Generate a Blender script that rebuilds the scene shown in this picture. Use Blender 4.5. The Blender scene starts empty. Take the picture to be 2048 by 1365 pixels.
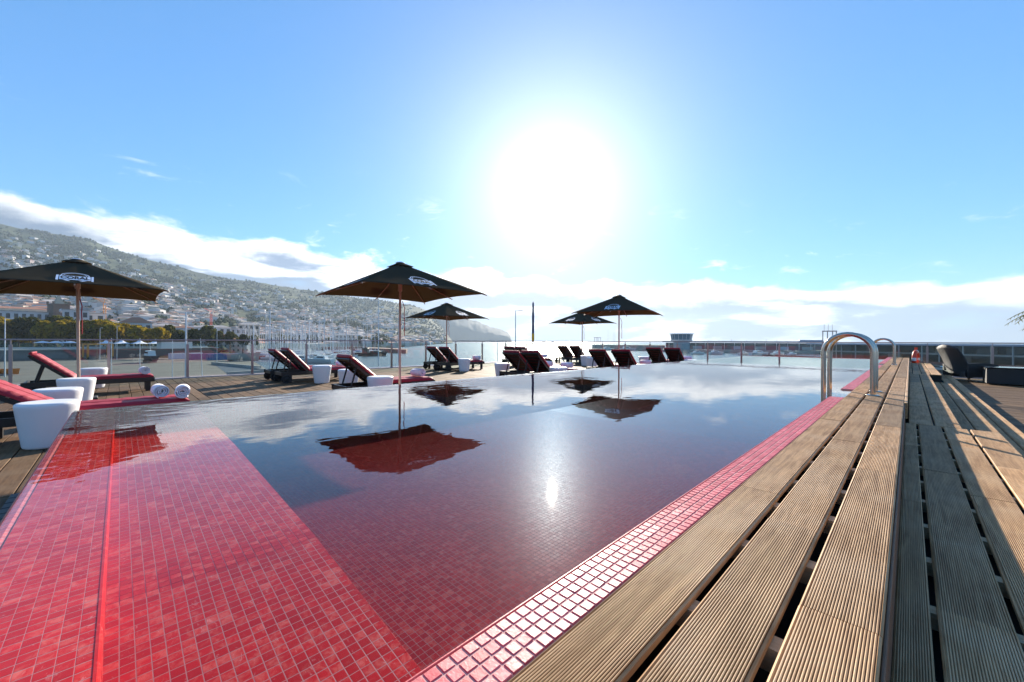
import bpy, bmesh, math, random
import numpy as np
from mathutils import Matrix, Vector

# ------------------------------------------------------------------ camera
R = math.radians
TH = R(45.2)                      # heading of the view, left of +Y (pool runs along +Y)
CT, ST = math.cos(TH), math.sin(TH)
FPX = 790.0                       # focal length in photo pixels (2048 wide)
CAMZ = 1.2                        # eye height over the deck
scene = bpy.context.scene
col = scene.collection
cam_d = bpy.data.cameras.new('camera')
cam_d.sensor_width = 36.0
cam_d.lens = FPX / 2048 * 36
cam_d.clip_start = 0.02
cam_d.clip_end = 60000
cam = bpy.data.objects.new('camera', cam_d)
col.objects.link(cam)
cam.matrix_world = (Matrix.Translation((0, 0, CAMZ)) @ Matrix.Rotation(TH, 4, 'Z')
                    @ Matrix.Rotation(R(90), 4, 'X') @ Matrix.Rotation(R(0.22), 4, 'Z'))
scene.camera = cam

# ------------------------------------------------------------------ light
SUN_EL = R(20.9)
SUN_AZ = TH - R(5.9)              # left of +Y
sun_dir = Vector((-math.sin(SUN_AZ) * math.cos(SUN_EL), math.cos(SUN_AZ) * math.cos(SUN_EL), math.sin(SUN_EL)))
sun_d = bpy.data.lights.new('sun', 'SUN')
sun_d.energy = 5.0
sun_d.angle = R(0.53)
sun_d.color = (1.0, 0.90, 0.76)
sun = bpy.data.objects.new('sun', sun_d)
sun.rotation_euler = (-sun_dir).to_track_quat('-Z', 'Y').to_euler()
col.objects.link(sun)

scene.view_settings.view_transform = 'Standard'
scene.view_settings.look = 'None'
scene.view_settings.exposure = 1.25
scene.view_settings.gamma = 1.0
scene.view_settings.use_curve_mapping = False
scene.render.engine = 'CYCLES'
scene.cycles.use_denoising = True
scene.cycles.max_bounces = 10
scene.cycles.transparent_max_bounces = 24
scene.cycles.diffuse_bounces = 3
scene.cycles.glossy_bounces = 4
scene.cycles.sample_clamp_indirect = 6.0
scene.cycles.volume_bounces = 0

world = bpy.data.worlds.new('World')
scene.world = world
world.use_nodes = True


class NT:
    """small helper round a node tree"""
    def __init__(self, tree):
        self.t = tree
        self.n = tree.nodes
        self.l = tree.links

    def new(self, kind, **kw):
        nd = self.n.new(kind)
        for k, v in kw.items():
            setattr(nd, k, v)
        return nd

    def put(self, sock, v):
        if hasattr(v, 'is_output'):
            self.l.new(v, sock)
        elif v is not None:
            if isinstance(v, (tuple, list)) and sock.type == 'RGBA' and len(v) == 3:
                v = (*v, 1)
            sock.default_value = v

    def math(self, op, a, b=None, c=None, clamp=False):
        nd = self.new('ShaderNodeMath', operation=op)
        nd.use_clamp = clamp
        for i, v in enumerate((a, b, c)):
            if v is not None:
                self.put(nd.inputs[i], v)
        return nd.outputs[0]

    def vmath(self, op, a, b=None):
        nd = self.new('ShaderNodeVectorMath', operation=op)
        self.put(nd.inputs[0], a)
        if b is not None:
            self.put(nd.inputs[1], b)
        return nd.outputs['Value'] if op in ('DOT_PRODUCT', 'LENGTH') else nd.outputs[0]

    def smooth(self, x, lo, hi, to0=0.0, to1=1.0):
        nd = self.new('ShaderNodeMapRange', interpolation_type='SMOOTHSTEP')
        self.put(nd.inputs['Value'], x)
        for k, v in (('From Min', lo), ('From Max', hi), ('To Min', to0), ('To Max', to1)):
            self.put(nd.inputs[k], v)
        return nd.outputs[0]

    def mix(self, f, a, b, blend='MIX'):
        nd = self.new('ShaderNodeMix', data_type='RGBA', blend_type=blend)
        self.put(nd.inputs[0], f)
        self.put(nd.inputs[6], a)
        self.put(nd.inputs[7], b)
        return nd.outputs[2]

    def noise(self, vec, scale, detail=4, rough=0.55, out=0, dist=0.0):
        nd = self.new('ShaderNodeTexNoise')
        if vec is not None:
            self.put(nd.inputs['Vector'], vec)
        nd.inputs['Scale'].default_value = scale
        nd.inputs['Detail'].default_value = detail
        nd.inputs['Roughness'].default_value = rough
        nd.inputs['Distortion'].default_value = dist
        return nd.outputs[out]


w = NT(world.node_tree)
w.n.clear()
w_out = w.new('ShaderNodeOutputWorld')
w_bg = w.new('ShaderNodeBackground')
w_bg.inputs['Strength'].default_value = 0.07
w.l.new(w_bg.outputs[0], w_out.inputs[0])
sky = w.new('ShaderNodeTexSky', sky_type='NISHITA')
sky.sun_disc = False
sky.sun_elevation = SUN_EL
sky.sun_rotation = -SUN_AZ
sky.altitude = 0
sky.air_density = 1.0
sky.dust_density = 0.12
sky.ozone_density = 2.0
tc = w.new('ShaderNodeTexCoord')
wdir = w.vmath('NORMALIZE', tc.outputs['Generated'])
sep = w.new('ShaderNodeSeparateXYZ')
w.l.new(wdir, sep.inputs[0])
wz = sep.outputs['Z']
side = w.vmath('DOT_PRODUCT', wdir, (CT, ST, 0))                 # -1 island side .. +1 open sea side
sdot = w.math('MAXIMUM', w.vmath('DOT_PRODUCT', wdir, tuple(sun_dir)), 0.0)
# air glow round the sun
glow1 = w.math('POWER', sdot, 260.0)
glow2 = w.math('POWER', sdot, 48.0)
glow3 = w.math('POWER', sdot, 14.0)
# cloud bank: its top stands higher over the island, lower over the sea
top = w.math('MULTIPLY_ADD', side, -0.078, 0.168)
cv = w.vmath('MULTIPLY', wdir, (1.0, 1.0, 2.4))
n_edge = w.noise(cv, 6.5, 9, 0.58, dist=0.2)
n_big = w.noise(w.vmath('MULTIPLY', wdir, (1.0, 1.0, 4.2)), 4.0, 8, 0.56, dist=0.15)
lift = w.math('SUBTRACT', top, wz)
edge = w.math('ADD', w.math('MULTIPLY', lift, 17.0), w.math('MULTIPLY', w.math('SUBTRACT', n_edge, 0.5), 2.2))
cover = w.smooth(edge, -0.05, 0.38)
# openings low in the bank
open_ = w.smooth(n_big, 0.30, 0.47, 0.62, 1.0)
cover = w.math('MULTIPLY', cover, open_)
cover = w.math('MINIMUM', cover, 0.96)
# thin wisps just over the bank
n_w = w.noise(w.vmath('MULTIPLY', wdir, (1.0, 1.0, 3.0)), 11.0, 8, 0.6, dist=0.6)
wisp = w.math('MULTIPLY', w.smooth(n_w, 0.60, 0.78), w.smooth(lift, -0.20, -0.06))
wisp = w.math('MULTIPLY', wisp, 0.35)
cover = w.math('MAXIMUM', cover, wisp)
body = w.smooth(n_big, 0.49, 0.61)                               # bright lumps / grey bellies
rim = w.smooth(edge, 0.3, 0.95, 1.0, 0.0)
lum = w.math('MAXIMUM', rim, w.math('MULTIPLY', body, 0.85))
ccol = w.mix(lum, (1.1, 1.5, 2.25), (7.4, 7.5, 7.6))
boost = w.math('ADD', 0.62, w.math('MULTIPLY', w.math('POWER', sdot, 2.0), 1.5))
cc = w.new('ShaderNodeVectorMath', operation='SCALE')
w.l.new(ccol, cc.inputs[0])
w.l.new(boost, cc.inputs['Scale'])
gm = w.new('ShaderNodeGamma')
w.l.new(sky.outputs[0], gm.inputs[0])
gm.inputs[1].default_value = 0.62
sky_col = w.mix(1.0, gm.outputs[0], (0.60, 1.44, 2.35), 'MULTIPLY')
wc = w.mix(cover, sky_col, cc.outputs[0])
# pale band of sea air at the horizon
hz = w.smooth(wz, 0.0, 0.06, 0.32, 0.0)
wc = w.mix(hz, wc, (4.3, 4.65, 4.95))
g = w.math('ADD', w.math('ADD', w.math('MULTIPLY', glow1, 5.0), w.math('MULTIPLY', glow2, 3.6)), w.math('MULTIPLY', glow3, 0.0))
gv = w.new('ShaderNodeVectorMath', operation='SCALE')
gv.inputs[0].default_value = (1.0, 0.96, 0.88)
w.l.new(g, gv.inputs['Scale'])
wc = w.mix(1.0, wc, gv.outputs[0], 'ADD')
wide = w.new('ShaderNodeVectorMath', operation='SCALE')
wide.inputs[0].default_value = (1.0, 0.62, 0.40)
w.l.new(w.math('ADD', w.math('MULTIPLY', glow3, 2.1), w.math('MULTIPLY', w.math('POWER', sdot, 5.0), 0.06)), wide.inputs['Scale'])
wc = w.mix(1.0, wc, wide.outputs[0], 'ADD')
w.l.new(wc, w_bg.inputs['Color'])

# ------------------------------------------------------------------ helpers
rng = random.Random(7)
nrng = np.random.default_rng(11)


def hor(px):
    return 682.0 + (px - 1024) * math.tan(R(0.22))


def at(px, d, z=0.0):
    """world point seen in column px at depth d along the view axis"""
    a = (px - 1024) / FPX * d
    return Vector((a * CT - d * ST, a * ST + d * CT, z))


class MB:
    """collects verts / faces (with material index) and builds ONE mesh object"""
    def __init__(self):
        self.v, self.f, self.mi, self.sm = [], [], [], []
        self.m = 0
        self.smooth = False

    def add(self, vs, fs, M=None):
        o = len(self.v)
        if M is not None:
            vs = [tuple(M @ Vector(p)) for p in vs]
        self.v.extend(vs)
        for f in fs:
            self.f.append(tuple(i + o for i in f))
            self.mi.append(self.m)
            self.sm.append(self.smooth)
        return self

    def box(self, x0, x1, y0, y1, z0, z1, M=None, bev=0.0):
        if bev > 0:
            b = bev
            vs = []
            for z, k in ((z0, b), (z0 + b, 0), (z1 - b, 0), (z1, b)):
                vs += [(x0 + k, y0 + k, z), (x1 - k, y0 + k, z), (x1 - k, y1 - k, z), (x0 + k, y1 - k, z)]
            fs = [(3, 2, 1, 0), (12, 13, 14, 15)]
            for r in range(3):
                for i in range(4):
                    j = (i + 1) % 4
                    fs.append((r * 4 + i, r * 4 + j, r * 4 + 4 + j, r * 4 + 4 + i))
            return self.add(vs, fs, M)
        vs = [(x0, y0, z0), (x1, y0, z0), (x1, y1, z0), (x0, y1, z0),
              (x0, y0, z1), (x1, y0, z1), (x1, y1, z1), (x0, y1, z1)]
        return self.add(vs, [(3, 2, 1, 0), (4, 5, 6, 7), (0, 1, 5, 4), (1, 2, 6, 5), (2, 3, 7, 6), (3, 0, 4, 7)], M)

    def tube(self, pts, r, n=8, caps=True, M=None, closed=False):
        pts = [Vector(p) for p in pts]
        rs = r if isinstance(r, (list, tuple)) else [r] * len(pts)
        sm, self.smooth = self.smooth, True
        vs, fs = [], []
        up = None
        N = len(pts)
        for i, p in enumerate(pts):
            if closed:
                t = (pts[(i + 1) % N] - pts[i - 1]).normalized()
            else:
                t = (pts[min(i + 1, N - 1)] - pts[max(i - 1, 0)]).normalized()
            if up is None:
                up = Vector((0, 0, 1)) if abs(t.z) < 0.9 else Vector((1, 0, 0))
            a = t.cross(up).normalized()
            b = a.cross(t).normalized()
            up = b
            for k in range(n):
                an = 2 * math.pi * k / n
                vs.append(tuple(p + (a * math.cos(an) + b * math.sin(an)) * rs[i]))
        for i in range(N if closed else N - 1):
            j = (i + 1) % N
            for k in range(n):
                l = (k + 1) % n
                fs.append((i * n + k, i * n + l, j * n + l, j * n + k))
        self.add(vs, fs, M)
        if caps and not closed:
            self.smooth = False
            self.add(vs[:n], [tuple(range(n))[::-1]], M)
            self.add(vs[-n:], [tuple(range(n))], M)
        self.smooth = sm
        return self

    def lathe(self, prof, n=24, M=None, sx=1.0, sy=1.0):
        sm, self.smooth = self.smooth, True
        vs, fs = [], []
        for r, z in prof:
            for k in range(n):
                an = 2 * math.pi * k / n
                vs.append((r * math.cos(an) * sx, r * math.sin(an) * sy, z))
        for i in range(len(prof) - 1):
            for k in range(n):
                l = (k + 1) % n
                fs.append((i * n + k, i * n + l, (i + 1) * n + l, (i + 1) * n + k))
        self.add(vs, fs, M)
        self.smooth = sm
        return self

    def build(self, name, mat, parent=None, M=None):
        me = bpy.data.meshes.new(name)
        me.from_pydata(self.v, [], self.f)
        mats = mat if isinstance(mat, (list, tuple)) else [mat]
        for m in mats:
            me.materials.append(m)
        me.polygons.foreach_set('material_index', self.mi)
        me.polygons.foreach_set('use_smooth', self.sm)
        me.update()
        return link(name, me, parent, M)


def link(name, me, parent=None, M=None):
    o = bpy.data.objects.new(name, me)
    col.objects.link(o)
    if parent is not None:
        o.parent = parent
    if M is not None:
        o.matrix_local = M
    return o


def np_mesh(name, V, F, mat, parent=None, smooth=False, mi=None):
    """V (n,3), F (m,k) equal-sized faces"""
    V = np.asarray(V, dtype=np.float32)
    F = np.asarray(F, dtype=np.int32)
    me = bpy.data.meshes.new(name)
    k = F.shape[1]
    me.vertices.add(len(V))
    me.vertices.foreach_set('co', V.ravel())
    me.loops.add(F.size)
    me.loops.foreach_set('vertex_index', F.ravel())
    me.polygons.add(len(F))
    me.polygons.foreach_set('loop_start', np.arange(0, F.size, k, dtype=np.int32))
    for m in (mat if isinstance(mat, (list, tuple)) else [mat]):
        me.materials.append(m)
    if mi is not None:
        me.polygons.foreach_set('material_index', np.asarray(mi, dtype=np.int32))
    if smooth:
        me.polygons.foreach_set('use_smooth', np.ones(len(F), dtype=bool))
    me.update(calc_edges=True)
    me.validate()
    if not smooth:
        me.shade_flat()
    return link(name, me, parent)


def tag(o, label=None, cat=None, group=None, kind=None):
    if label:
        o['label'] = label
    if cat:
        o['category'] = cat
    if group:
        o['group'] = group
    if kind:
        o['kind'] = kind
    return o


def empty(name, loc=(0, 0, 0), rz=0.0):
    o = bpy.data.objects.new(name, None)
    o.empty_display_size = 0.2
    o.location = loc
    o.rotation_euler = (0, 0, rz)
    col.objects.link(o)
    return o


def copy_tree(o, parent=None):
    c = o.copy()
    col.objects.link(c)
    if parent is not None:
        c.parent = parent
        c.matrix_parent_inverse = o.matrix_parent_inverse
    for ch in o.children:
        copy_tree(ch, c)
    return c


def T(x, y, z, rz=0.0, s=1.0):
    return Matrix.Translation((x, y, z)) @ Matrix.Rotation(rz, 4, 'Z') @ Matrix.Scale(s, 4)


# ------------------------------------------------------------------ materials
def mat(name, color, rough=0.6, metal=0.0, var=0.0, scale=5.0, color2=None, stretch=None, spec=0.5, bump=0.0,
        bscale=60.0, coat=0.0, rand=0.0, space='Object', island=False):
    m = bpy.data.materials.new(name)
    m.use_nodes = True
    t = NT(m.node_tree)
    b = t.n['Principled BSDF']
    b.inputs['Roughness'].default_value = rough
    b.inputs['Metallic'].default_value = metal
    b.inputs['Specular IOR Level'].default_value = spec
    b.inputs['Coat Weight'].default_value = coat
    c = color
    vec = None
    if var or color2 or bump or rand:
        tcn = t.new('ShaderNodeTexCoord')
        vec = tcn.outputs[space]
        if stretch:
            vec = t.vmath('MULTIPLY', vec, stretch)
    if color2:
        nz = t.noise(vec, scale, 6, 0.6)
        c = t.mix(t.smooth(nz, 0.35, 0.65), color, color2)
    if var:
        nz = t.noise(vec, scale * 2.3, 5, 0.6)
        k = t.math('MULTIPLY_ADD', nz, 2 * var, 1 - var)
        sc = t.new('ShaderNodeVectorMath', operation='SCALE')
        t.put(sc.inputs[0], c if hasattr(c, 'is_output') else tuple(c))
        t.put(sc.inputs['Scale'], k)
        c = sc.outputs[0]
    if rand:
        oi = t.new('ShaderNodeObjectInfo')
        r0 = oi.outputs['Random']
        if island:
            ge = t.new('ShaderNodeNewGeometry')
            r0 = t.math('FRACT', t.math('ADD', r0, ge.outputs['Random Per Island']))
        k = t.math('MULTIPLY_ADD', r0, 2 * rand, 1 - rand)
        sc = t.new('ShaderNodeVectorMath', operation='SCALE')
        t.put(sc.inputs[0], c if hasattr(c, 'is_output') else tuple(c))
        t.put(sc.inputs['Scale'], k)
        c = sc.outputs[0]
    t.put(b.inputs['Base Color'], c if hasattr(c, 'is_output') else (*c, 1))
    if bump:
        bn = t.new('ShaderNodeBump')
        bn.inputs['Strength'].default_value = 1.0
        bn.inputs['Distance'].default_value = bump
        t.l.new(t.noise(vec, bscale, 4, 0.6), bn.inputs['Height'])
        t.l.new(bn.outputs[0], b.inputs['Normal'])
    return m


def wood_mat(name, c1, c2, rand=0.22, rough=0.62, axis='Y', grey=None):
    m = bpy.data.materials.new(name)
    m.use_nodes = True
    t = NT(m.node_tree)
    b = t.n['Principled BSDF']
    tcn = t.new('ShaderNodeTexCoord')
    oi = t.new('ShaderNodeObjectInfo')
    off = t.new('ShaderNodeCombineXYZ')
    for i in range(3):
        t.l.new(t.math('MULTIPLY', oi.outputs['Random'], 37.0 + 11 * i), off.inputs[i])
    v = t.vmath('ADD', tcn.outputs['Object'], off.outputs[0])
    st = (26, 1.6, 26) if axis == 'Y' else (1.6, 26, 26)
    vs = t.vmath('MULTIPLY', v, st)
    grain = t.noise(vs, 2.2, 8, 0.65, dist=0.6)
    blot = t.noise(v, 3.5, 4, 0.6)
    c = t.mix(t.smooth(grain, 0.3, 0.72), c1, c2)
    if grey:
        c = t.mix(t.smooth(blot, 0.42, 0.68, 0.0, 0.55), c, grey)
    k = t.math('MULTIPLY_ADD', blot, 0.5, 0.75)
    k = t.math('MULTIPLY', k, t.math('MULTIPLY_ADD', oi.outputs['Random'], 2 * rand, 1 - rand))
    sc = t.new('ShaderNodeVectorMath', operation='SCALE')
    t.l.new(c, sc.inputs[0])
    t.l.new(k, sc.inputs['Scale'])
    t.l.new(sc.outputs[0], b.inputs['Base Color'])
    b.inputs['Roughness'].default_value = rough
    b.inputs['Specular IOR Level'].default_value = 0.22
    bn = t.new('ShaderNodeBump')
    bn.inputs['Strength'].default_value = 0.5
    bn.inputs['Distance'].default_value = 0.0012
    t.l.new(t.noise(vs, 9.0, 5, 0.7), bn.inputs['Height'])
    t.l.new(bn.outputs[0], b.inputs['Normal'])
    return m


def tile_mat(name, base, pale, rough=0.22, pale_amt=0.55, spec=0.5, bump=0.0012):
    """glazed mosaic: every tile its own shade of red, cloudy glaze, painted caustic flecks"""
    m = bpy.data.materials.new(name)
    m.use_nodes = True
    t = NT(m.node_tree)
    b = t.n['Principled BSDF']
    tcn = t.new('ShaderNodeTexCoord')
    ge = t.new('ShaderNodeNewGeometry')
    oi = t.new('ShaderNodeObjectInfo')
    r = t.math('FRACT', t.math('ADD', ge.outputs['Random Per Island'], t.math('MULTIPLY', oi.outputs['Random'], 7.3)))
    pos = ge.outputs['Position']
    cl = t.noise(pos, 34.0, 5, 0.65, dist=0.5)
    big = t.noise(pos, 4.0, 3, 0.5)
    amt = t.math('MULTIPLY', t.smooth(t.math('ADD', cl, t.math('MULTIPLY', t.math('SUBTRACT', r, 0.5), 0.22)), 0.47, 0.78), pale_amt)
    c = t.mix(amt, base, pale)
    caustic_fleck = t.noise(t.vmath('MULTIPLY', pos, (1.0, 2.2, 1.0)), 30.0, 4, 0.7, dist=1.2)
    c = t.mix(t.smooth(caustic_fleck, 0.60, 0.76, 0.0, 0.45), c, (0.86, 0.50, 0.42))  # pale flecks of caustic light painted into the tile colour
    k = t.math('ADD', t.math('MULTIPLY', r, 0.30), t.math('MULTIPLY_ADD', big, 0.4, 0.68))
    sc = t.new('ShaderNodeVectorMath', operation='SCALE')
    t.l.new(c, sc.inputs[0])
    t.l.new(k, sc.inputs['Scale'])
    t.l.new(sc.outputs[0], b.inputs['Base Color'])
    t.l.new(t.math('MULTIPLY_ADD', cl, 0.25, rough - 0.1), b.inputs['Roughness'])
    b.inputs['Specular IOR Level'].default_value = spec
    bn = t.new('ShaderNodeBump')
    bn.inputs['Strength'].default_value = 0.6
    bn.inputs['Distance'].default_value = bump
    t.l.new(t.noise(pos, 160.0, 4, 0.6), bn.inputs['Height'])
    t.l.new(bn.outputs[0], b.inputs['Normal'])
    return m


def thin_glass(name, tint, ior, rough, bump_fn=None, extra=0.0):
    """clear sheet: reflects by Fresnel, lets the rest straight through"""
    m = bpy.data.materials.new(name)
    m.use_nodes = True
    t = NT(m.node_tree)
    t.n.clear()
    out = t.new('ShaderNodeOutputMaterial')
    tr = t.new('ShaderNodeBsdfTransparent')
    tr.inputs[0].default_value = (*tint, 1)
    gl = t.new('ShaderNodeBsdfGlossy')
    gl.inputs['Roughness'].default_value = rough
    # Fresnel by Schlick, the same from both sides of the sheet
    ge = t.new('ShaderNodeNewGeometry')
    nrm = bump_fn(t) if bump_fn else ge.outputs['Normal']
    c = t.math('ABSOLUTE', t.vmath('DOT_PRODUCT', ge.outputs['Incoming'], nrm))
    f0 = ((ior - 1) / (ior + 1)) ** 2
    fr = t.math('MULTIPLY_ADD', t.math('POWER', t.math('SUBTRACT', 1.0, c, clamp=True), 5.0), 1 - f0, f0)
    mx = t.new('ShaderNodeMixShader')
    f = fr
    if extra:
        f = t.math('ADD', f, extra, clamp=True)
    t.l.new(f, mx.inputs[0])
    t.l.new(tr.outputs[0], mx.inputs[1])
    t.l.new(gl.outputs[0], mx.inputs[2])
    t.l.new(mx.outputs[0], out.inputs[0])
    if bump_fn:
        t.l.new(nrm, gl.inputs['Normal'])
    return m


MT = {}
MT['platform'] = wood_mat('weathered reeded timber', (0.32, 0.165, 0.066), (0.63, 0.385, 0.190), 0.26, grey=(0.50, 0.34, 0.20))
MT['joist'] = wood_mat('pale joist timber', (0.46, 0.30, 0.16), (0.58, 0.42, 0.25), 0.1, axis='X')
MT['deck'] = wood_mat('brown deck timber', (0.085, 0.043, 0.017), (0.165, 0.090, 0.040), 0.32, rough=0.75, axis='X', grey=(0.15, 0.098, 0.055))
MT['under'] = mat('dark underside', (0.02, 0.017, 0.014), 0.9)  # near-black stands in for shade under boards; also the dark kiosk roof
MT['tile'] = tile_mat('red mosaic', (0.70, 0.017, 0.010), (0.84, 0.23, 0.16), 0.3, 0.5, 0.014, 0.0004)
MT['tile_c'] = tile_mat('red coping mosaic', (0.60, 0.075, 0.085), (0.74, 0.28, 0.27), 0.42, 0.5, 0.4)  # pink of the sky's reflection is put into this base colour
MT['grout'] = mat('pink grout', (0.60, 0.21, 0.18), 0.8, var=0.15, scale=20)
MT['grout_c'] = mat('pale coping grout', (0.62, 0.32, 0.28), 0.85, var=0.15, scale=20)
MT['black_wood'] = mat('dark stained lounger timber', (0.014, 0.010, 0.008), 0.45, var=0.3, scale=12, stretch=(8, 1, 8))
MT['red_vinyl'] = mat('red upholstery', (0.34, 0.016, 0.032), 0.55, var=0.12, scale=4, bump=0.004, bscale=14, spec=0.35)
MT['white_plastic'] = mat('white plastic', (0.80, 0.79, 0.78), 0.38, var=0.03, scale=3)
MT['towel'] = mat('white terry towel', (0.82, 0.80, 0.86), 0.95, bump=0.004, bscale=220, var=0.06, scale=30)
MT['canvas'] = None
MT['pole_wood'] = mat('pale umbrella timber', (0.55, 0.37, 0.27), 0.45, var=0.15, scale=8, stretch=(8, 8, 0.6))
MT['white_print'] = mat('white print', (0.78, 0.82, 0.90), 0.7)
MT['black_print'] = mat('black print', (0.012, 0.012, 0.012), 0.7)
MT['cap'] = mat('grey cap', (0.55, 0.56, 0.6), 0.35)
MT['rib_wood'] = mat('umbrella rib timber', (0.34, 0.215, 0.15), 0.5)
MT['rope'] = mat('red cord', (0.45, 0.02, 0.03), 0.8)
MT['steel'] = mat('brushed steel', (0.52, 0.46, 0.385), 0.16, metal=1.0)
MT['rail'] = mat('bronzed rail metal', (0.36, 0.31, 0.31), 0.33, metal=0.9, var=0.1, scale=2)
MT['kerb'] = mat('pale kerb', (0.62, 0.50, 0.46), 0.6, var=0.1, scale=3)
MT['rubber'] = mat('black rubber', (0.012, 0.012, 0.012), 0.7)
MT['wicker'] = None
MT['red_paint'] = mat('orange red paint', (0.80, 0.07, 0.02), 0.4)
MT['white_paint'] = mat('white paint', (0.8, 0.8, 0.79), 0.45, var=0.05)


def clear_water():
    m = MT['water']
    t = NT(m.node_tree)
    va = t.new('ShaderNodeVolumeAbsorption')
    va.inputs['Color'].default_value = (0.36, 0.42, 0.46, 1)
    va.inputs['Density'].default_value = 0.92
    out = [n for n in t.n if n.type == 'OUTPUT_MATERIAL'][0]
    t.l.new(va.outputs[0], out.inputs['Volume'])


def canvas_mat():
    m = bpy.data.materials.new('dark umbrella canvas')
    m.use_nodes = True
    t = NT(m.node_tree)
    t.n.clear()
    out = t.new('ShaderNodeOutputMaterial')
    d = t.new('ShaderNodeBsdfDiffuse')
    tl = t.new('ShaderNodeBsdfTranslucent')
    tcn = t.new('ShaderNodeTexCoord')
    nz = t.noise(tcn.outputs['Object'], 3.0, 5, 0.6)
    c = t.mix(nz, (0.080, 0.066, 0.045), (0.125, 0.105, 0.074))
    t.l.new(c, d.inputs[0])
    tl.inputs[0].default_value = (0.20, 0.15, 0.09, 1)
    mx = t.new('ShaderNodeMixShader')
    mx.inputs[0].default_value = 0.42
    t.l.new(d.outputs[0], mx.inputs[1])
    t.l.new(tl.outputs[0], mx.inputs[2])
    t.l.new(mx.outputs[0], out.inputs[0])
    bn = t.new('ShaderNodeBump')
    bn.inputs['Distance'].default_value = 0.01
    bn.inputs['Strength'].default_value = 0.6
    t.l.new(t.noise(tcn.outputs['Object'], 5.0, 6, 0.6, dist=1.0), bn.inputs['Height'])
    t.l.new(bn.outputs[0], d.inputs['Normal'])
    return m


def wicker_mat():
    m = bpy.data.materials.new('dark wicker')
    m.use_nodes = True
    t = NT(m.node_tree)
    b = t.n['Principled BSDF']
    b.inputs['Base Color'].default_value = (0.03, 0.026, 0.022, 1)
    b.inputs['Roughness'].default_value = 0.55
    tcn = t.new('ShaderNodeTexCoord')
    wv = t.new('ShaderNodeTexWave', wave_type='BANDS', bands_direction='Z')
    wv.inputs['Scale'].default_value = 16
    wv.inputs['Distortion'].default_value = 1.5
    t.l.new(tcn.outputs['Object'], wv.inputs[0])
    bn = t.new('ShaderNodeBump')
    bn.inputs['Distance'].default_value = 0.004
    t.l.new(wv.outputs['Fac'], bn.inputs['Height'])
    t.l.new(bn.outputs[0], b.inputs['Normal'])
    return m


MT['canvas'] = canvas_mat()
MT['wicker'] = wicker_mat()
MT['glass'] = thin_glass('railing glass', (0.90, 0.95, 0.93), 1.45, 0.0)


def water_bump(t):
    ge = t.new('ShaderNodeNewGeometry')
    p = ge.outputs['Position']
    sp = t.new('ShaderNodeSeparateXYZ')
    t.l.new(p, sp.inputs[0])
    # calm sheet, livelier along the overflowing edges
    ex = t.smooth(sp.outputs['X'], -4.66, -3.9, 1.0, 0.0)
    ey = t.smooth(sp.outputs['Y'], -0.25, 0.05, 1.0, 0.0)
    amp = t.math('ADD', 0.26, t.math('MULTIPLY', t.math('MAXIMUM', ex, ey), 0.85))
    n1 = t.noise(t.vmath('MULTIPLY', p, (5.0, 3.2, 1)), 1.5, 2, 0.45)
    n2 = t.noise(t.vmath('MULTIPLY', p, (1.5, 1.0, 1)), 2.0, 2, 0.5)
    h = t.math('MULTIPLY', t.math('ADD', n1, t.math('MULTIPLY', n2, 1.6)), amp)
    bn = t.new('ShaderNodeBump')
    bn.inputs['Strength'].default_value = 1.0
    bn.inputs['Distance'].default_value = 0.0026
    t.l.new(h, bn.inputs['Height'])
    return bn.outputs[0]


MT['water'] = thin_glass('pool water', (0.90, 0.95, 0.97), 1.42, 0.016, water_bump)

clear_water()

# ------------------------------------------------------------------ levels (deck = 0)
Z_TOP = 0.646      # timber platform and coping
Z_WAT = 0.633      # pool water
Z_S1, Z_S2, Z_S3 = 0.470, 0.304, 0.156
PX0, PX1 = -4.66, -0.574       # pool basin in X
PY0, PY1 = -0.25, 18.1         # pool basin in Y
WX0, WX1 = -0.461, -0.035      # timber platform in X
DY0, DY1 = -4.0, 20.45         # decks in Y
RX, RY = -16.0, 20.6           # railing lines


# ------------------------------------------------------------------ ground slabs under the decks
m = MB()
m.box(-16.15, 8.5, -6.0, 20.75, -0.35, -0.06)
slab = m.build('deck_slab', MT['under'])
tag(slab, kind='structure')


def plank_mesh(wd, ln, th, axis, bev=0.003):
    mb = MB()
    if axis == 'X':
        mb.box(-ln / 2, ln / 2, -wd / 2, wd / 2, -th, 0, bev=bev)
    else:
        mb.box(-wd / 2, wd / 2, -ln / 2, ln / 2, -th, 0, bev=bev)
    me = bpy.data.meshes.new('plank')
    me.from_pydata(mb.v, [], mb.f)
    me.materials.append(MT['deck'])
    me.update()
    return me


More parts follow.
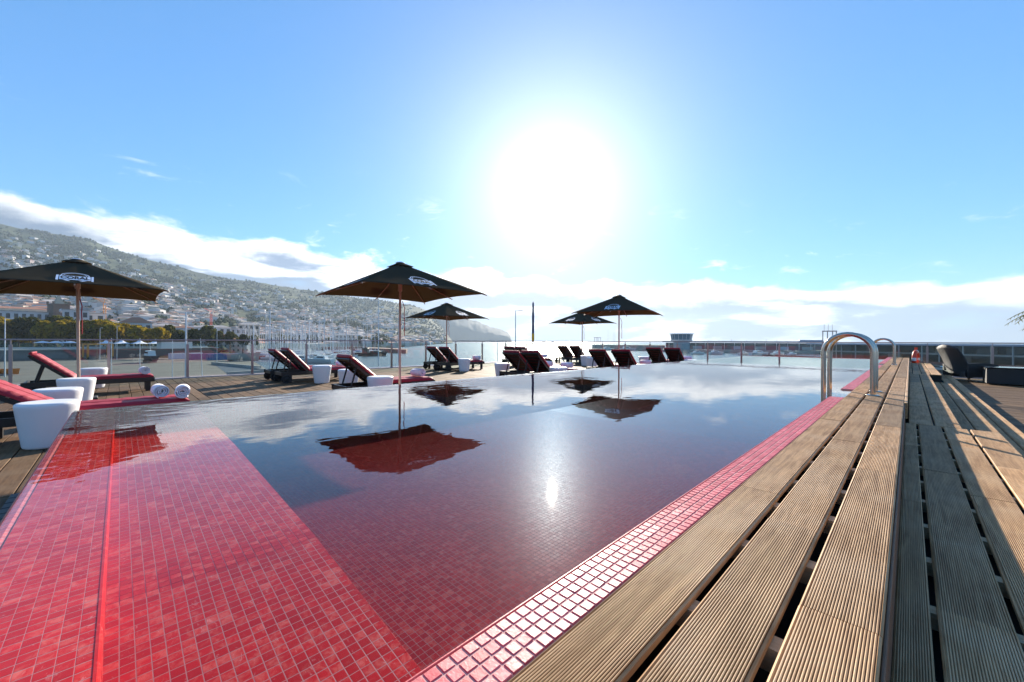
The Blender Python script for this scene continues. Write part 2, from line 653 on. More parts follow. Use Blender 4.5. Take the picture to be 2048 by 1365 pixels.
def deck_field(name, x0, x1, y0, y1, pitch, pieces, seed, limit):
    root = empty(name, ((x0 + x1) / 2, (y0 + y1) / 2, 0))
    tag(root, kind='structure')
    r = random.Random(seed)
    ln = (x1 - x0) / pieces
    full = plank_mesh(pitch - 0.009, ln - 0.004, 0.028, 'X')
    half = plank_mesh(pitch - 0.009, ln / 2 - 0.004, 0.028, 'X')
    n = int((y1 - y0) / pitch)
    spots = []
    for i in range(n):
        y = y0 + (i + 0.5) * pitch
        segs = [(x0 + (k + 0.5) * ln, full) for k in range(pieces)]
        if i % 2:
            segs = [(x0 + ln / 4, half), (x1 - ln / 4, half)] + [(x0 + (k + 1) * ln, full) for k in range(pieces - 1)]
        for x, me in segs:
            spots.append((x, y, me))
    cp = Vector((0, 0))
    spots.sort(key=lambda s: (Vector((s[0], s[1])) - Vector((0.0, 1.0))).length)
    rest = MB()
    ox, oy = root.location.x, root.location.y
    for k, (x, y, me) in enumerate(spots):
        z = r.uniform(-0.002, 0.002)
        if k < limit:
            o = link('plank', me, root)
            o.location = (x - ox, y - oy, z)
        else:
            l2 = (ln if me is full else ln / 2) / 2 - 0.002
            w2 = (pitch - 0.009) / 2
            rest.box(x - ox - l2, x - ox + l2, y - oy - w2, y - oy + w2, z - 0.028, z)
    if rest.v:
        tag(rest.build('far_planks', MT['deck'], root), kind='stuff')
    return root


left_deck = deck_field('pool_deck', -15.9, PX0 - 0.18, DY0, DY1, 0.19, 3, 3, 300)
right_deck = deck_field('lounge_deck', 0.93, 7.9, 4.0, DY1, 0.145, 3, 4, 300)
m = MB()
m.box(PX0 - 0.18, 0.93, DY1 - 2.1, DY1, -0.05, -0.004)
m.box(PX0 - 0.18, PX0 - 0.02, DY0, DY1 - 2.1, -0.05, -0.02)
m.box(PX0 - 0.18, 0.9, DY0, PY0 - 0.32, -0.05, -0.004)
tag(m.build('deck_border', MT['deck']), kind='structure')


# slatted gutter grate along the near overflow edge
gr = empty('gutter', (0, 0, 0))
tag(gr, kind='structure')
gm = MB()
gm.box(-0.055, 0.055, -0.145, 0.145, -0.02, 0, bev=0.004)
gme = bpy.data.meshes.new('slat')
gme.from_pydata(gm.v, [], gm.f)
gme.materials.append(mat('dark gutter slat', (0.06, 0.055, 0.05), 0.6, var=0.2))
x = PX0 - 0.1
while x < -0.6:
    o = link('slat', gme, gr)
    o.location = (x, PY0 - 0.19, 0.02)
    x += 0.125

# ------------------------------------------------------------------ pool basin
pool = empty('swimming_pool', ((PX0 + PX1) / 2, (PY0 + PY1) / 2, 0))
tag(pool, kind='structure')
ORG = Vector((pool.location.x, pool.location.y, 0))
PIT = 0.0262
Y_L1, Y_L2 = -0.03, 0.49       # rim | shallow ledge | deep basin
FLOOR = 0.15                   # deep floor (1.05 below the eye)
Z_RIM = Z_WAT - 0.014


def ledge_z(x):
    """ledge falls gently towards the coping side"""
    xs = [-4.7, -2.9, -1.5, -0.5]
    ds = [0.605, 0.635, 0.70, 0.79]
    return CAMZ - np.interp(x, xs, ds)


def tile_batch(cx, cy, cz, sx, sy, th, tilt, nrm='Z', slope=0.0):
    """many chamfered tiles at once: (n,) centre arrays -> verts, quads"""
    n = len(cx)
    ch = 0.12 if th > 0.004 else 0.05
    lo = np.array([(-1, -1), (1, -1), (1, 1), (-1, 1)], dtype=np.float32)
    P = np.zeros((n, 12, 3), dtype=np.float32)
    tx = nrng.normal(0, tilt, n) + slope
    ty = nrng.normal(0, tilt, n)
    for r, (k, z) in enumerate(((1.0, -th), (1.0, -th * 0.22), (1 - ch, 0.0))):
        for c in range(4):
            dx = lo[c, 0] * sx / 2 * k
            dy = lo[c, 1] * sy / 2 * k
            P[:, r * 4 + c, 0] = dx
            P[:, r * 4 + c, 1] = dy
            P[:, r * 4 + c, 2] = z + dx * tx + dy * ty
    q = [(8, 9, 10, 11)]
    for r in range(2):
        for c in range(4):
            d = (c + 1) % 4
            q.append((r * 4 + c, r * 4 + d, r * 4 + 4 + d, r * 4 + 4 + c))
    q = np.array(q, dtype=np.int32)
    if nrm == 'X':        # tiles on a wall that looks along +X / -X
        P = P[:, :, [2, 0, 1]]
    elif nrm == 'Y':
        P = P[:, :, [0, 2, 1]]
    P[:, :, 0] += np.asarray(cx)[:, None]
    P[:, :, 1] += np.asarray(cy)[:, None]
    P[:, :, 2] += np.asarray(cz)[:, None]
    F = (q[None] + (np.arange(n) * 12)[:, None, None]).reshape(-1, 4)
    return P.reshape(-1, 3), F


def one_tile(sx, sy, th, name='tile'):
    V, F = tile_batch(np.zeros(1), np.zeros(1), np.zeros(1), sx, sy, th, 0.0)
    me = bpy.data.meshes.new(name)
    me.from_pydata([tuple(map(float, v)) for v in V], [], [tuple(map(int, f)) for f in F])
    me.update()
    return me


def tiled(parent, org, cx, cy, cz, sx, sy, th, tilt, mt, limit, near, rest_name, floor_n='tile', slope=None):
    """the biggest-looking `limit` tiles are parts, the rest one mesh"""
    cx, cy, cz = (np.asarray(a, dtype=np.float64) for a in (cx, cy, cz))
    slope = np.zeros(len(cx)) if slope is None else slope
    d = (cx - near[0]) ** 2 + (cy - near[1]) ** 2
    ok = (cx * CT + cy * ST) / np.maximum(-cx * ST + cy * CT, 0.05)
    d = d + np.where(np.abs(ok) > 1.4, 1e3, 0)
    order = np.argsort(d)
    if limit:
        me = one_tile(sx, sy, th)
        me.materials.append(mt)
        for i in order[:limit]:
            o = link(floor_n, me, parent)
            o.location = (cx[i] - org.x, cy[i] - org.y, cz[i])
            o.rotation_euler = (rng.gauss(0, tilt), rng.gauss(0, tilt) - math.atan(slope[i]), 0)
    i = order[limit:]
    if len(i):
        V, F = tile_batch(cx[i] - org.x, cy[i] - org.y, cz[i], sx, sy, th, tilt, 'Z', slope[i])
        tag(np_mesh(rest_name, V, F, mt, parent), kind='stuff')


G = PIT - 0.0019
# rim along the near end (just under the water film) and ledge
xs = np.arange(PX0 + PIT / 2, PX1, PIT)
rp = (Y_L1 - PY0 - 0.018) / 8
ys = PY0 + 0.018 + rp * (np.arange(8) + 0.5)
RXg, RYg = np.meshgrid(xs, ys)
ys2 = np.arange(Y_L1 + 0.018, Y_L2, PIT)
LXg, LYg = np.meshgrid(xs, ys2)
cx = np.concatenate([RXg.ravel(), LXg.ravel()])
cy = np.concatenate([RYg.ravel(), LYg.ravel()])
cz = np.concatenate([np.full(RXg.size, Z_RIM), ledge_z(LXg.ravel())])
tiled(pool, ORG, cx, cy, cz, G, G, 0.0012, 0.003, MT['tile'], 300, (-0.75, 0.15), 'ledge_tiles',
      slope=np.concatenate([np.zeros(RXg.size), (ledge_z(LXg.ravel() + 0.01) - ledge_z(LXg.ravel() - 0.01)) / 0.02]))
# little wall between rim and ledge, wall of the ledge to the deep basin
V1, F1 = [], []


def wall_tiles(axis, fixed, lo, hi, zlo, zhi, sgn):
    a = np.arange(lo + PIT / 2, hi, PIT)
    outc = []
    for k in range(40):
        z = zhi - (k + 0.5) * PIT
        if z < zlo:
            break
        outc.append(z)
    if not outc:
        return None
    A, Zz = np.meshgrid(a, np.array(outc))
    A, Zz = A.ravel(), Zz.ravel()
    if axis == 'Y':
        V, F = tile_batch(A, np.full(A.size, fixed), Zz, G, G, 0.006 * sgn, 0.004, 'Y')
    else:
        V, F = tile_batch(np.full(A.size, fixed), A, Zz, G, G, 0.006 * sgn, 0.004, 'X')
    return V, F


parts = [wall_tiles('Y', Y_L1 + 0.006, PX0, PX1, 0.47, Z_RIM - 0.004, 1)]
Vw, Fw, off = [], [], 0
for p in parts:
    Vw.append(p[0] - np.array(ORG))
    Fw.append(p[1] + off)
    off += len(p[0])
tag(np_mesh('riser_tiles', np.concatenate(Vw), np.concatenate(Fw), MT['tile'], pool), kind='stuff')
# deep floor mosaic as far as the single tiles can be told apart
xs = np.arange(PX0 + PIT / 2, PX1, PIT)
ys = np.arange(Y_L2 + 0.02, 4.6, PIT)
FX, FY = np.meshgrid(xs, ys)
V, F = tile_batch(FX.ravel() - ORG.x, FY.ravel() - ORG.y, np.full(FX.size, FLOOR), G, G, 0.0012, 0.005)
tag(np_mesh('floor_tiles', V, F, MT['tile'], pool), kind='stuff')


def far_tile_mat():
    m = bpy.data.materials.new('red mosaic, far')
    m.use_nodes = True
    t = NT(m.node_tree)
    b = t.n['Principled BSDF']
    ge = t.new('ShaderNodeNewGeometry')
    br = t.new('ShaderNodeTexBrick')
    br.offset = 0.0
    br.inputs['Scale'].default_value = 1.0
    br.inputs['Brick Width'].default_value = PIT
    br.inputs['Row Height'].default_value = PIT
    br.inputs['Mortar Size'].default_value = 0.0014
    br.inputs['Color1'].default_value = (0.42, 0.014, 0.016, 1)
    br.inputs['Color2'].default_value = (0.66, 0.06, 0.05, 1)
    br.inputs['Mortar'].default_value = (0.55, 0.22, 0.19, 1)
    t.l.new(ge.outputs['Position'], br.inputs['Vector'])
    t.l.new(br.outputs['Color'], b.inputs['Base Color'])
    b.inputs['Roughness'].default_value = 0.4
    b.inputs['Specular IOR Level'].default_value = 0.04
    return m


MT['far_tile'] = far_tile_mat()


def wall_tile_mat():
    m = far_tile_mat()
    m.name = 'red mosaic, outer wall'
    t = NT(m.node_tree)
    br = [n for n in t.n if n.type == 'TEX_BRICK'][0]
    ge = [n for n in t.n if n.type == 'NEW_GEOMETRY'][0]
    sp = t.new('ShaderNodeSeparateXYZ')
    t.l.new(ge.outputs['Position'], sp.inputs[0])
    cb = t.new('ShaderNodeCombineXYZ')
    t.l.new(t.math('ADD', sp.outputs['X'], sp.outputs['Y']), cb.inputs['X'])
    t.l.new(sp.outputs['Z'], cb.inputs['Y'])
    t.l.new(cb.outputs[0], br.inputs['Vector'])
    t.n['Principled BSDF'].inputs['Specular IOR Level'].default_value = 0.5
    return m
# grout bed / basin shell
m = MB()
bx0, bx1 = PX0 - ORG.x, PX1 - ORG.x
NX = 24
xsb = np.linspace(PX0, PX1, NX)
vs = []
for xx in xsb:
    z = float(ledge_z(xx)) - 0.0003
    vs += [(xx - ORG.x, Y_L1 - ORG.y, z), (xx - ORG.x, Y_L2 - ORG.y, z)]
m.add(vs, [(2 * i, 2 * i + 2, 2 * i + 3, 2 * i + 1) for i in range(NX - 1)])
m.box(bx0, bx1, PY0 + 0.018 - ORG.y, Y_L1 - ORG.y, 0.02, Z_RIM - 0.0003)
m.box(bx0, bx1, Y_L1 + 0.001 - ORG.y, Y_L2 - 0.004 - ORG.y, 0.02, 0.38)
m.box(bx0, bx1, Y_L2 - 0.003 - ORG.y, 4.62 - ORG.y, 0.02, FLOOR - 0.0003)
m.build('grout_bed', MT['grout'], pool)
# rounded end of the ledge towards the deep basin
m = MB()
vs = []
for xx in xsb:
    z = float(ledge_z(xx))
    vs += [(xx - ORG.x, Y_L2 - 0.002 - ORG.y, z - 0.003), (xx - ORG.x, Y_L2 + 0.006 - ORG.y, z - 0.010), (xx - ORG.x, Y_L2 + 0.008 - ORG.y, FLOOR)]
m.add(vs, [(3 * i + k, 3 * i + 3 + k, 3 * i + 4 + k, 3 * i + 1 + k) for i in range(NX - 1) for k in range(2)])
m.build('ledge_face', MT['far_tile'], pool)
m = MB()
m.box(bx0, bx1, 4.621 - ORG.y, PY1 - ORG.y, 0.02, FLOOR - 0.001)
m.build('far_floor', MT['far_tile'], pool)
m = MB()
m.box(bx0, bx1, Y_L1 - 0.006 - ORG.y, Y_L1 + 0.0078 - ORG.y, Z_RIM - 0.016, Z_RIM + 0.0012, bev=0.0045)
m.build('rim_nosing', MT['tile'], pool)
# outer walls: left overflow wall, near wall, far wall, coping-side wall
m = MB()
m.box(bx0 - 0.035, bx0, PY0 + 0.001 - ORG.y, PY1 - ORG.y, 0.0, Z_RIM + 0.006, bev=0.008)
m.box(bx0 - 0.035, bx1, PY0 - 0.02 - ORG.y, PY0 + 0.017 - ORG.y, 0.0, Z_RIM + 0.004, bev=0.010)
m.box(bx0 - 0.034, bx1, PY1 + 0.001 - ORG.y, PY1 + 0.12 - ORG.y, 0.0, Z_WAT + 0.004)
m.box(bx1 + 0.1155, bx1 + 0.125, PY0 - ORG.y, PY1 - ORG.y, 0.0, Z_TOP - 0.04)
m.build('basin_wall', wall_tile_mat(), pool)
# water sheet
wy = [PY0 - 0.004 - ORG.y, 5.16 - ORG.y, 6.12 - ORG.y, 13.2 - ORG.y, 14.15 - ORG.y, PY1 - ORG.y]
# keep only one upward sheet per stretch
mm = MB()
loop = [(bx0 - 0.02, wy[0]), (bx1 - 0.001, wy[0])]
for k in range(1, 5):
    xa = bx1 + 0.113 if k - 1 in (1, 3) else bx1 - 0.001
    xb = bx1 + 0.113 if k in (1, 3) else bx1 - 0.001
    loop += [(xa, wy[k]), (xb, wy[k])]
loop += [(bx1 - 0.001, wy[5]), (bx0 - 0.02, wy[5])]
n_ = len(loop)
mm.add([(x, y, Z_WAT) for x, y in loop] + [(x, y, 0.012) for x, y in loop],
       [tuple(range(n_)), tuple(range(2 * n_ - 1, n_ - 1, -1))] + [(i, n_ + i, n_ + (i + 1) % n_, (i + 1) % n_) for i in range(n_)])
wat = mm.build('pool_water', MT['water'])
wat.location = ORG
tag(wat, kind='structure')

# ------------------------------------------------------------------ coping of red mosaic
cop = empty('pool_coping', (PX1, 0, 0))
tag(cop, kind='structure')
CPIT = 0.0272
m = MB()
for (a, b) in ((DY0 + 2.5, 5.16), (6.12, 13.2), (14.15, DY1 - 0.05)):
    m.box(0.001, 0.1125, a, b, 0.35, Z_TOP - 0.0008, bev=0.004)
    # strip that rounds the inner edge
m.build('coping_bed', MT['grout_c'], cop)
m = MB()
for (a, b) in ((DY0 + 2.5, 5.16), (6.12, 13.2), (14.15, DY1 - 0.05)):
    m.box(-0.006, 0.0005, a + 0.001, b - 0.001, 0.40, Z_TOP - 0.002, bev=0.002)
m.build('coping_edge', MT['tile_c'], cop)
ys = []
for (a, b) in ((DY0 + 2.5, 5.16), (6.12, 13.2), (14.15, DY1 - 0.05)):
    k = int((b - a) / CPIT)
    ys += [a + (i + 0.5) * (b - a) / k for i in range(k)]
xs = [PX1 + 0.0035 + CPIT * (i + 0.5) for i in range(4)]
CX, CY = np.meshgrid(np.array(xs), np.array(ys))
tiled(cop, Vector((PX1, 0, 0)), CX.ravel(), CY.ravel(), np.full(CX.size, Z_TOP + 0.001), CPIT - 0.0036, CPIT - 0.0036, 0.007, 0.018,
      MT['tile_c'], 300, (-0.52, 0.55), 'far_coping_tiles')

# ------------------------------------------------------------------ timber platform, landings and steps
platform = empty('timber_platform', (0, 0, 0))
tag(platform, kind='structure')


def reeded_mesh(wd, ln, n=27, th=0.017):
    """board with rounded reeds along Y"""
    prof = [(-wd / 2, -th), (-wd / 2, -0.004), (-wd / 2 + 0.004, 0.0)]
    e = 0.0065
    pitch = (wd - 2 * e) / n
    for i in range(n):
        x0 = -wd / 2 + e + i * pitch
        for f, z in ((0.0, -0.0050), (0.30, -0.0050), (0.36, -0.0005), (0.60, 0.0), (0.95, -0.0005)):
            prof.append((x0 + f * pitch, z))
    prof += [(wd / 2 - e, -0.0048), (wd / 2 - e + 0.001, -0.0048), (wd / 2 - 0.004, 0.0), (wd / 2, -0.004), (wd / 2, -th)]
    k = len(prof)
    vs = [(x, -ln / 2, z) for x, z in prof] + [(x, ln / 2, z) for x, z in prof]
    fs = [(i, i + 1, k + i + 1, k + i)[::-1] for i in range(k - 1)]
    fs += [tuple(range(k)), tuple(range(2 * k - 1, k - 1, -1))]
    me = bpy.data.meshes.new('board')
    me.from_pydata(vs, [], fs)
    me.materials.append(MT['platform'])
    me.update()
    return me


_bm = {}


def board(x0, x1, y0, y1, z, parent=platform):
    wd, ln = round(x1 - x0, 3), round(y1 - y0 - 0.0025, 3)
    if (wd, ln) not in _bm:
        _bm[(wd, ln)] = reeded_mesh(wd, ln, max(4, int(round(wd / 0.0056))))
    o = link('board', _bm[(wd, ln)], parent)
    o.location = ((x0 + x1) / 2, (y0 + y1) / 2, z + rng.uniform(-0.0012, 0.0012))
    o.rotation_euler = (0, 0, rng.uniform(-0.0006, 0.0006))
    return o


def run(x0, x1, y0, y1, z, joints):
    js = [y0] + [j for j in joints if y0 < j < y1] + [y1]
    for a, b in zip(js[:-1], js[1:]):
        board(x0, x1, a, b, z)


BW = 0.1285
cols3 = [(WX0, WX0 + BW), (WX0 + BW + 0.0202, WX0 + 2 * BW + 0.0202), (WX1 - BW, WX1)]
J1 = [-0.6, 1.7, 3.6, 5.3, 7.1, 9.0, 10.9, 12.7, 14.6, 16.5, 18.4]
J2 = [0.0, 1.45, 2.9, 4.75, 6.3, 8.2, 10.1, 12.0, 13.9, 15.8, 17.6]
J3 = [-0.3, 1.02, 2.32, 3.6, 5.2, 6.9, 8.7, 10.6, 12.5, 14.4, 16.2, 18.0]
for c, j in zip(cols3, (J1, J2, J3)):
    run(c[0], c[1], -1.3, DY1 - 0.1, Z_TOP + 0.002, j)
# nosing strip on the far stretch
mb = MB()
mb.box(-0.0325, -0.012, 5.12, DY1 - 0.12, 0.50, Z_TOP + 0.001, bev=0.003)
mb.build('nosing', MT['platform'], platform)
mb = MB()
mb.box(-0.0345, -0.0275, -1.3, 5.115, 0.40, Z_TOP - 0.014, bev=0.002)
mb.build('fascia', wood_mat('red brown fascia timber', (0.14, 0.075, 0.045), (0.22, 0.13, 0.08), 0.1), platform)
# joists under the gaps
jm = MB()
jm.box(0, WX1 - WX0 - 0.02, -0.022, 0.022, -0.045, 0)
jme = bpy.data.meshes.new('joist')
jme.from_pydata(jm.v, [], jm.f)
jme.materials.append(MT['joist'])
y = -0.9
k = 0
while y < 12:
    o = link('joist', jme, platform)
    o.location = (WX0 + 0.01, y + 0.02 * math.sin(k * 2.1), Z_TOP - 0.0165)
    y += 0.36
    k += 1
mb = MB()
mb.box(WX0 + 0.004, -0.034, -1.3, DY1 - 0.1, 0.30, 0.50)
mb.build('platform_shade_core', MT['under'], platform)  # near-black core paints the shade seen in the board gaps

LX = [(-0.027, 0.041), (0.055, 0.192), (0.208, 0.345), (0.361, 0.512)]
landing = empty('step_landing', (0, 0, 0))
tag(landing, kind='structure')
for (x0, x1), j in zip(LX, ([0.9, 2.6, 4.0], [0.2, 1.6, 3.3], [-0.2, 1.2, 2.9, 4.2], [0.6, 2.2, 3.7])):
    for (a, b) in ((-1.3, 5.08), (13.2, DY1 - 0.1)):
        jj = [q + (0 if a < 0 else 13.0) for q in j]
        js = [a] + [q for q in jj if a < q < b] + [b]
        for s, e in zip(js[:-1], js[1:]):
            board(x0, x1, s, e, Z_S1, landing)
y = -0.9
while y < 5:
    o = link('joist', jme, landing)
    o.location = (-0.005, y, Z_S1 - 0.0185)
    o.scale = (1.2, 1, 1)
    y += 0.36
mb = MB()
for (a, b) in ((-1.3, 5.06), (13.22, DY1 - 0.1)):
    mb.box(-0.01, 0.500, a, b, 0.02, Z_S1 - 0.078)
    mb.box(0.501, 0.512, a, b, 0.02, Z_S1 - 0.031)
mb.box(-0.01, 0.512, 13.203, 13.219, 0.02, Z_S1 - 0.031)
mb.box(-0.01, 0.512, 5.061, 5.078, 0.02, Z_S1 - 0.031)
mb.build('landing_shade_core', MT['under'], landing)  # shade of gaps and end faces is put into this near-black colour
steps = empty('timber_steps', (0, 0, 0))
tag(steps, kind='structure')
mb = MB()
Y0s, Y1s = 5.085, 13.195
for (x0, x1, z) in ((-0.005, 0.316, Z_S1), (0.330, 0.634, Z_S2), (0.648, 0.932, Z_S3)):
    half = (x1 - x0 - 0.014) / 2
    ya, yb = (Y0s, Y1s) if z > 0.2 else (-1.3, DY1 - 0.3)
    if z < 0.2:
        run_j = [0.5, 2.5, 4.5, 6.6, 8.8, 10.9, 13.0, 15.0, 17.0, 19.0]
    else:
        run_j = [6.9, 8.7, 10.4, 12.0]
    for i in range(2):
        xa = x0 + i * (half + 0.014)
        js = [ya] + [q + 0.8 * i for q in run_j if ya < q + 0.8 * i < yb] + [yb]
        for s, e in zip(js[:-1], js[1:]):
            board(xa, xa + half, s, e, z, steps)
    mb.box(x0, x1 - 0.012, ya, yb, 0.0 if z > 0.2 else -0.05, z - 0.030)
mb.build('step_shade_core', MT['under'], steps)  # risers and gaps coloured near black in place of shade

# ------------------------------------------------------------------ pool ladders
def ladder(y, label):
    root = empty('pool_ladder', (-0.27, y, Z_TOP))
    tag(root, label, 'ladder', 'steel ladders on the timber platform')
    for k, yy in enumerate((-0.235, 0.235)):
        mb = MB()
        pts = [(0, yy, 0.0), (0, yy, 0.2), (0, yy, 0.44)]
        r = 0.203
        for i in range(1, 16):
            an = math.pi * i / 16
            pts.append((-r + r * math.cos(an), yy, 0.44 + r * math.sin(an)))
        pts += [(-2 * r, yy, 0.44), (-2 * r, yy, 0.2), (-2 * r, yy, -0.05), (-2 * r, yy, -0.38)]
        mb.tube(pts, 0.0235, 18)
        mb.build('handrail', MT['steel'], root)
        fl = MB()
        fl.lathe([(0.0, 0.012), (0.035, 0.012), (0.055, 0.008), (0.058, 0.002), (0.0, 0.002)], 24, T(0, yy, 0))
        fl.build('flange', MT['steel'], root)
    for z in (-0.18, -0.34):
        mb = MB()
        mb.box(-2 * r - 0.03, -2 * r + 0.03, -0.21, 0.21, z - 0.012, z, bev=0.004)
        mb.build('tread', MT['steel'], root)
    return root


ladder(5.80, 'near stainless steel pool ladder with tall arched handrails')
ladder(13.75, 'far stainless steel pool ladder, small behind the near one')

# ------------------------------------------------------------------ glass railing
def railing(name, label, p0, p1, posts):
    """p0 -> p1 along one line; posts = list of distances"""
    p0, p1 = Vector((*p0, 0)), Vector((*p1, 0))
    dv = (p1 - p0).normalized()
    ang = math.atan2(dv.y, dv.x)
    L = (p1 - p0).length
    root = empty(name, p0, ang)
    tag(root, label, 'railing', 'glass railings round the deck')
    mb = MB()
    mb.box(0, L, -0.028, 0.028, 1.172, 1.21, bev=0.008)
    mb.build('handrail', MT['rail'], root)
    mb = MB()
    mb.box(0, L, -0.06, 0.06, -0.05, 0.035, bev=0.006)
    mb.build('kerb', MT['kerb'], root)
    pm = MB()
    pm.box(-0.030, 0.030, -0.034, -0.022, 0.036, 1.06, bev=0.003)
    pm.box(-0.030, 0.030, 0.022, 0.034, 0.036, 1.06, bev=0.003)
    pm.box(-0.010, 0.010, -0.020, 0.020, 1.02, 1.171)
    pm.box(-0.045, 0.045, -0.045, 0.045, 0.036, 0.05)
    pme = None
    for x in posts:
        if pme is None:
            po = pm.build('post', MT['rail'], root)
            pme = po.data
        else:
            po = link('post', pme, root)
        po.location = (x, 0, 0)
    for a, b in zip(posts[:-1], posts[1:]):
        g = MB()
        g.box(a + 0.012, b - 0.012, -0.006, 0.006, 0.085, 1.09)
        g.build('glass_pane', MT['glass'], root)
    return root


lp = [i * 1.735 for i in range(16)]
railing('glass_railing', 'glass railing on the harbour side, behind the left loungers', (RX, RY - lp[-1]), (RX, RY), lp)
fp = [i * 1.495 for i in range(17)]
railing('glass_railing', 'glass railing across the far end, behind the pool', (RX, RY), (RX + fp[-1], RY), fp)

# ------------------------------------------------------------------ sun loungers
def lounger(x, yc, ang, label, rz=0.0):
    root = empty('sun_lounger', (x, yc, 0), rz)
    tag(root, label, 'sun lounger', 'red cushioned sun loungers on the pool deck')
    W2 = 0.34
    a = R(ang)
    piv = -0.28
    mb = MB()
    for s in (-1, 1):
        mb.box(s * W2 - 0.02, s * W2 + 0.02, -1.0, 1.0, 0.215, 0.315, bev=0.005)
    mb.box(-W2, W2, 0.955, 0.995, 0.215, 0.312, bev=0.004)
    mb.box(-W2, W2, -0.985, -0.945, 0.215, 0.312, bev=0.004)
    mb.box(-W2, W2, piv - 0.05, piv - 0.01, 0.22, 0.30)
    mb.build('frame', MT['black_wood'], root)
    for k in range(9):
        sl = MB()
        y0 = piv + 0.03 + k * 0.135
        sl.box(-W2 + 0.021, W2 - 0.021, y0, y0 + 0.10, 0.295, 0.314)
        sl.build('slat', MT['black_wood'], root)
    for s in (-1, 1):
        lg = MB()
        lg.box(s * (W2 - 0.055) - 0.03, s * (W2 - 0.055) + 0.03, 0.84, 0.93, 0.0, 0.222, bev=0.005)
        lg.build('leg', MT['black_wood'], root)
        lg = MB()
        lg.box(s * (W2 - 0.055) - 0.03, s * (W2 - 0.055) + 0.03, -0.80, -0.72, 0.0, 0.222, bev=0.005)
        lg.build('leg', MT['black_wood'], root)
        wh = MB()
        Mw = Matrix.Translation((s * (W2 + 0.045), -0.88, 0.12)) @ Matrix.Rotation(R(90), 4, 'Y')
        wh.lathe([(0.0, -0.022), (0.055, -0.022), (0.06, -0.014), (0.095, -0.014), (0.10, -0.022), (0.115, -0.02), (0.12, -0.01),
                  (0.12, 0.01), (0.115, 0.02), (0.10, 0.022), (0.095, 0.014), (0.06, 0.014), (0.055, 0.022), (0.0, 0.022)], 20, Mw)
        wh.build('wheel', MT['rubber'], root)
    Mb = Matrix.Translation((0, piv, 0.315)) @ Matrix.Rotation(-a, 4, 'X')   # back plane: local -Y runs up the back
    bf = MB()
    BL = 0.80
    for s in (-1, 1):
        bf.box(s * 0.28 - 0.02, s * 0.28 + 0.02, -BL, 0.0, -0.045, 0.0, Mb)
    for k in range(6):
        y0 = -BL + 0.02 + k * 0.13
        bf.box(-0.30, 0.30, y0, y0 + 0.10, 0.001, 0.016, Mb)
    bf.box(-0.33, 0.33, -BL - 0.03, -BL + 0.03, -0.03, 0.014, Mb, bev=0.006)
    bf.build('backrest_frame', MT['black_wood'], root)
    top = Mb @ Vector((0, -BL * 0.72, -0.03))
    for s in (-1, 1):
        st = MB()
        st.tube([(s * 0.22, top.y, top.z), (s * 0.22, top.y - 0.10, 0.30)], 0.018, 8)
        st.build('support_strut', MT['black_wood'], root)
    # cushions: two long pads side by side, on seat and back
    def pad(x0, x1, y0, y1, z0, z1, M=None, seed=0):
        mb = MB()
        mb.smooth = True
        nx, ny = 12, 22
        rr = random.Random(seed)
        ph = rr.uniform(0, 6)
        vs, fs = [], []
        for j in range(ny + 1):
            for i in range(nx + 1):
                u, v = i / nx, j / ny
                ex = min(1.0, min(u, 1 - u) * 12)
                ey = min(1.0, min(v, 1 - v) * 14)
                dome = (1 - (1 - ex) ** 2) * (1 - (1 - ey) ** 2)
                pk = 0.0025 * math.sin(v * 46 + ph + 3 * u) + 0.0015 * math.sin(v * 91 + ph * 2)
                vs.append((x0 + (x1 - x0) * u, y0 + (y1 - y0) * v, z0 + (z1 - z0) * (0.45 + 0.55 * dome) + pk * dome))
        for j in range(ny):
            for i in range(nx):
                p = j * (nx + 1) + i
                fs.append((p, p + 1, p + nx + 2, p + nx + 1))
        mb.add(vs, fs, M)
        # skirt and base
        loop = [i for i in range(nx + 1)] + [(nx + 1) * j + nx for j in range(1, ny + 1)] + \
               [(nx + 1) * ny + i for i in range(nx - 1, -1, -1)] + [(nx + 1) * j for j in range(ny - 1, 0, -1)]
        base = [(vs[i][0], vs[i][1], z0) for i in loop]
        n = len(loop)
        allv = [vs[i] for i in loop] + base
        mb.smooth = False
        mb.add(allv, [(i, i + n, (i + 1) % n + n, (i + 1) % n) for i in range(n)], M)
        mb.add(base, [tuple(range(n))], M)
        return mb
    for s in (-1, 1):
        xa, xb = (-0.325, -0.006) if s < 0 else (0.006, 0.325)
        pad(xa, xb, piv + 0.012, 0.985, 0.316, 0.385, None, int(abs(x * 31) + s)).build('seat_cushion', MT['red_vinyl'], root)
        pad(xa, xb, -BL - 0.02, -0.012, 0.0165, 0.082, Mb, int(abs(x * 17) + s)).build('back_cushion', MT['red_vinyl'], root)
    # padded fold over the top edge of the back
    fd = MB()
    fd.box(-0.325, 0.325, -BL - 0.062, -BL - 0.022, 0.012, 0.078, Mb, bev=0.014)
    fd.build('head_roll', MT['red_vinyl'], root)
    return root


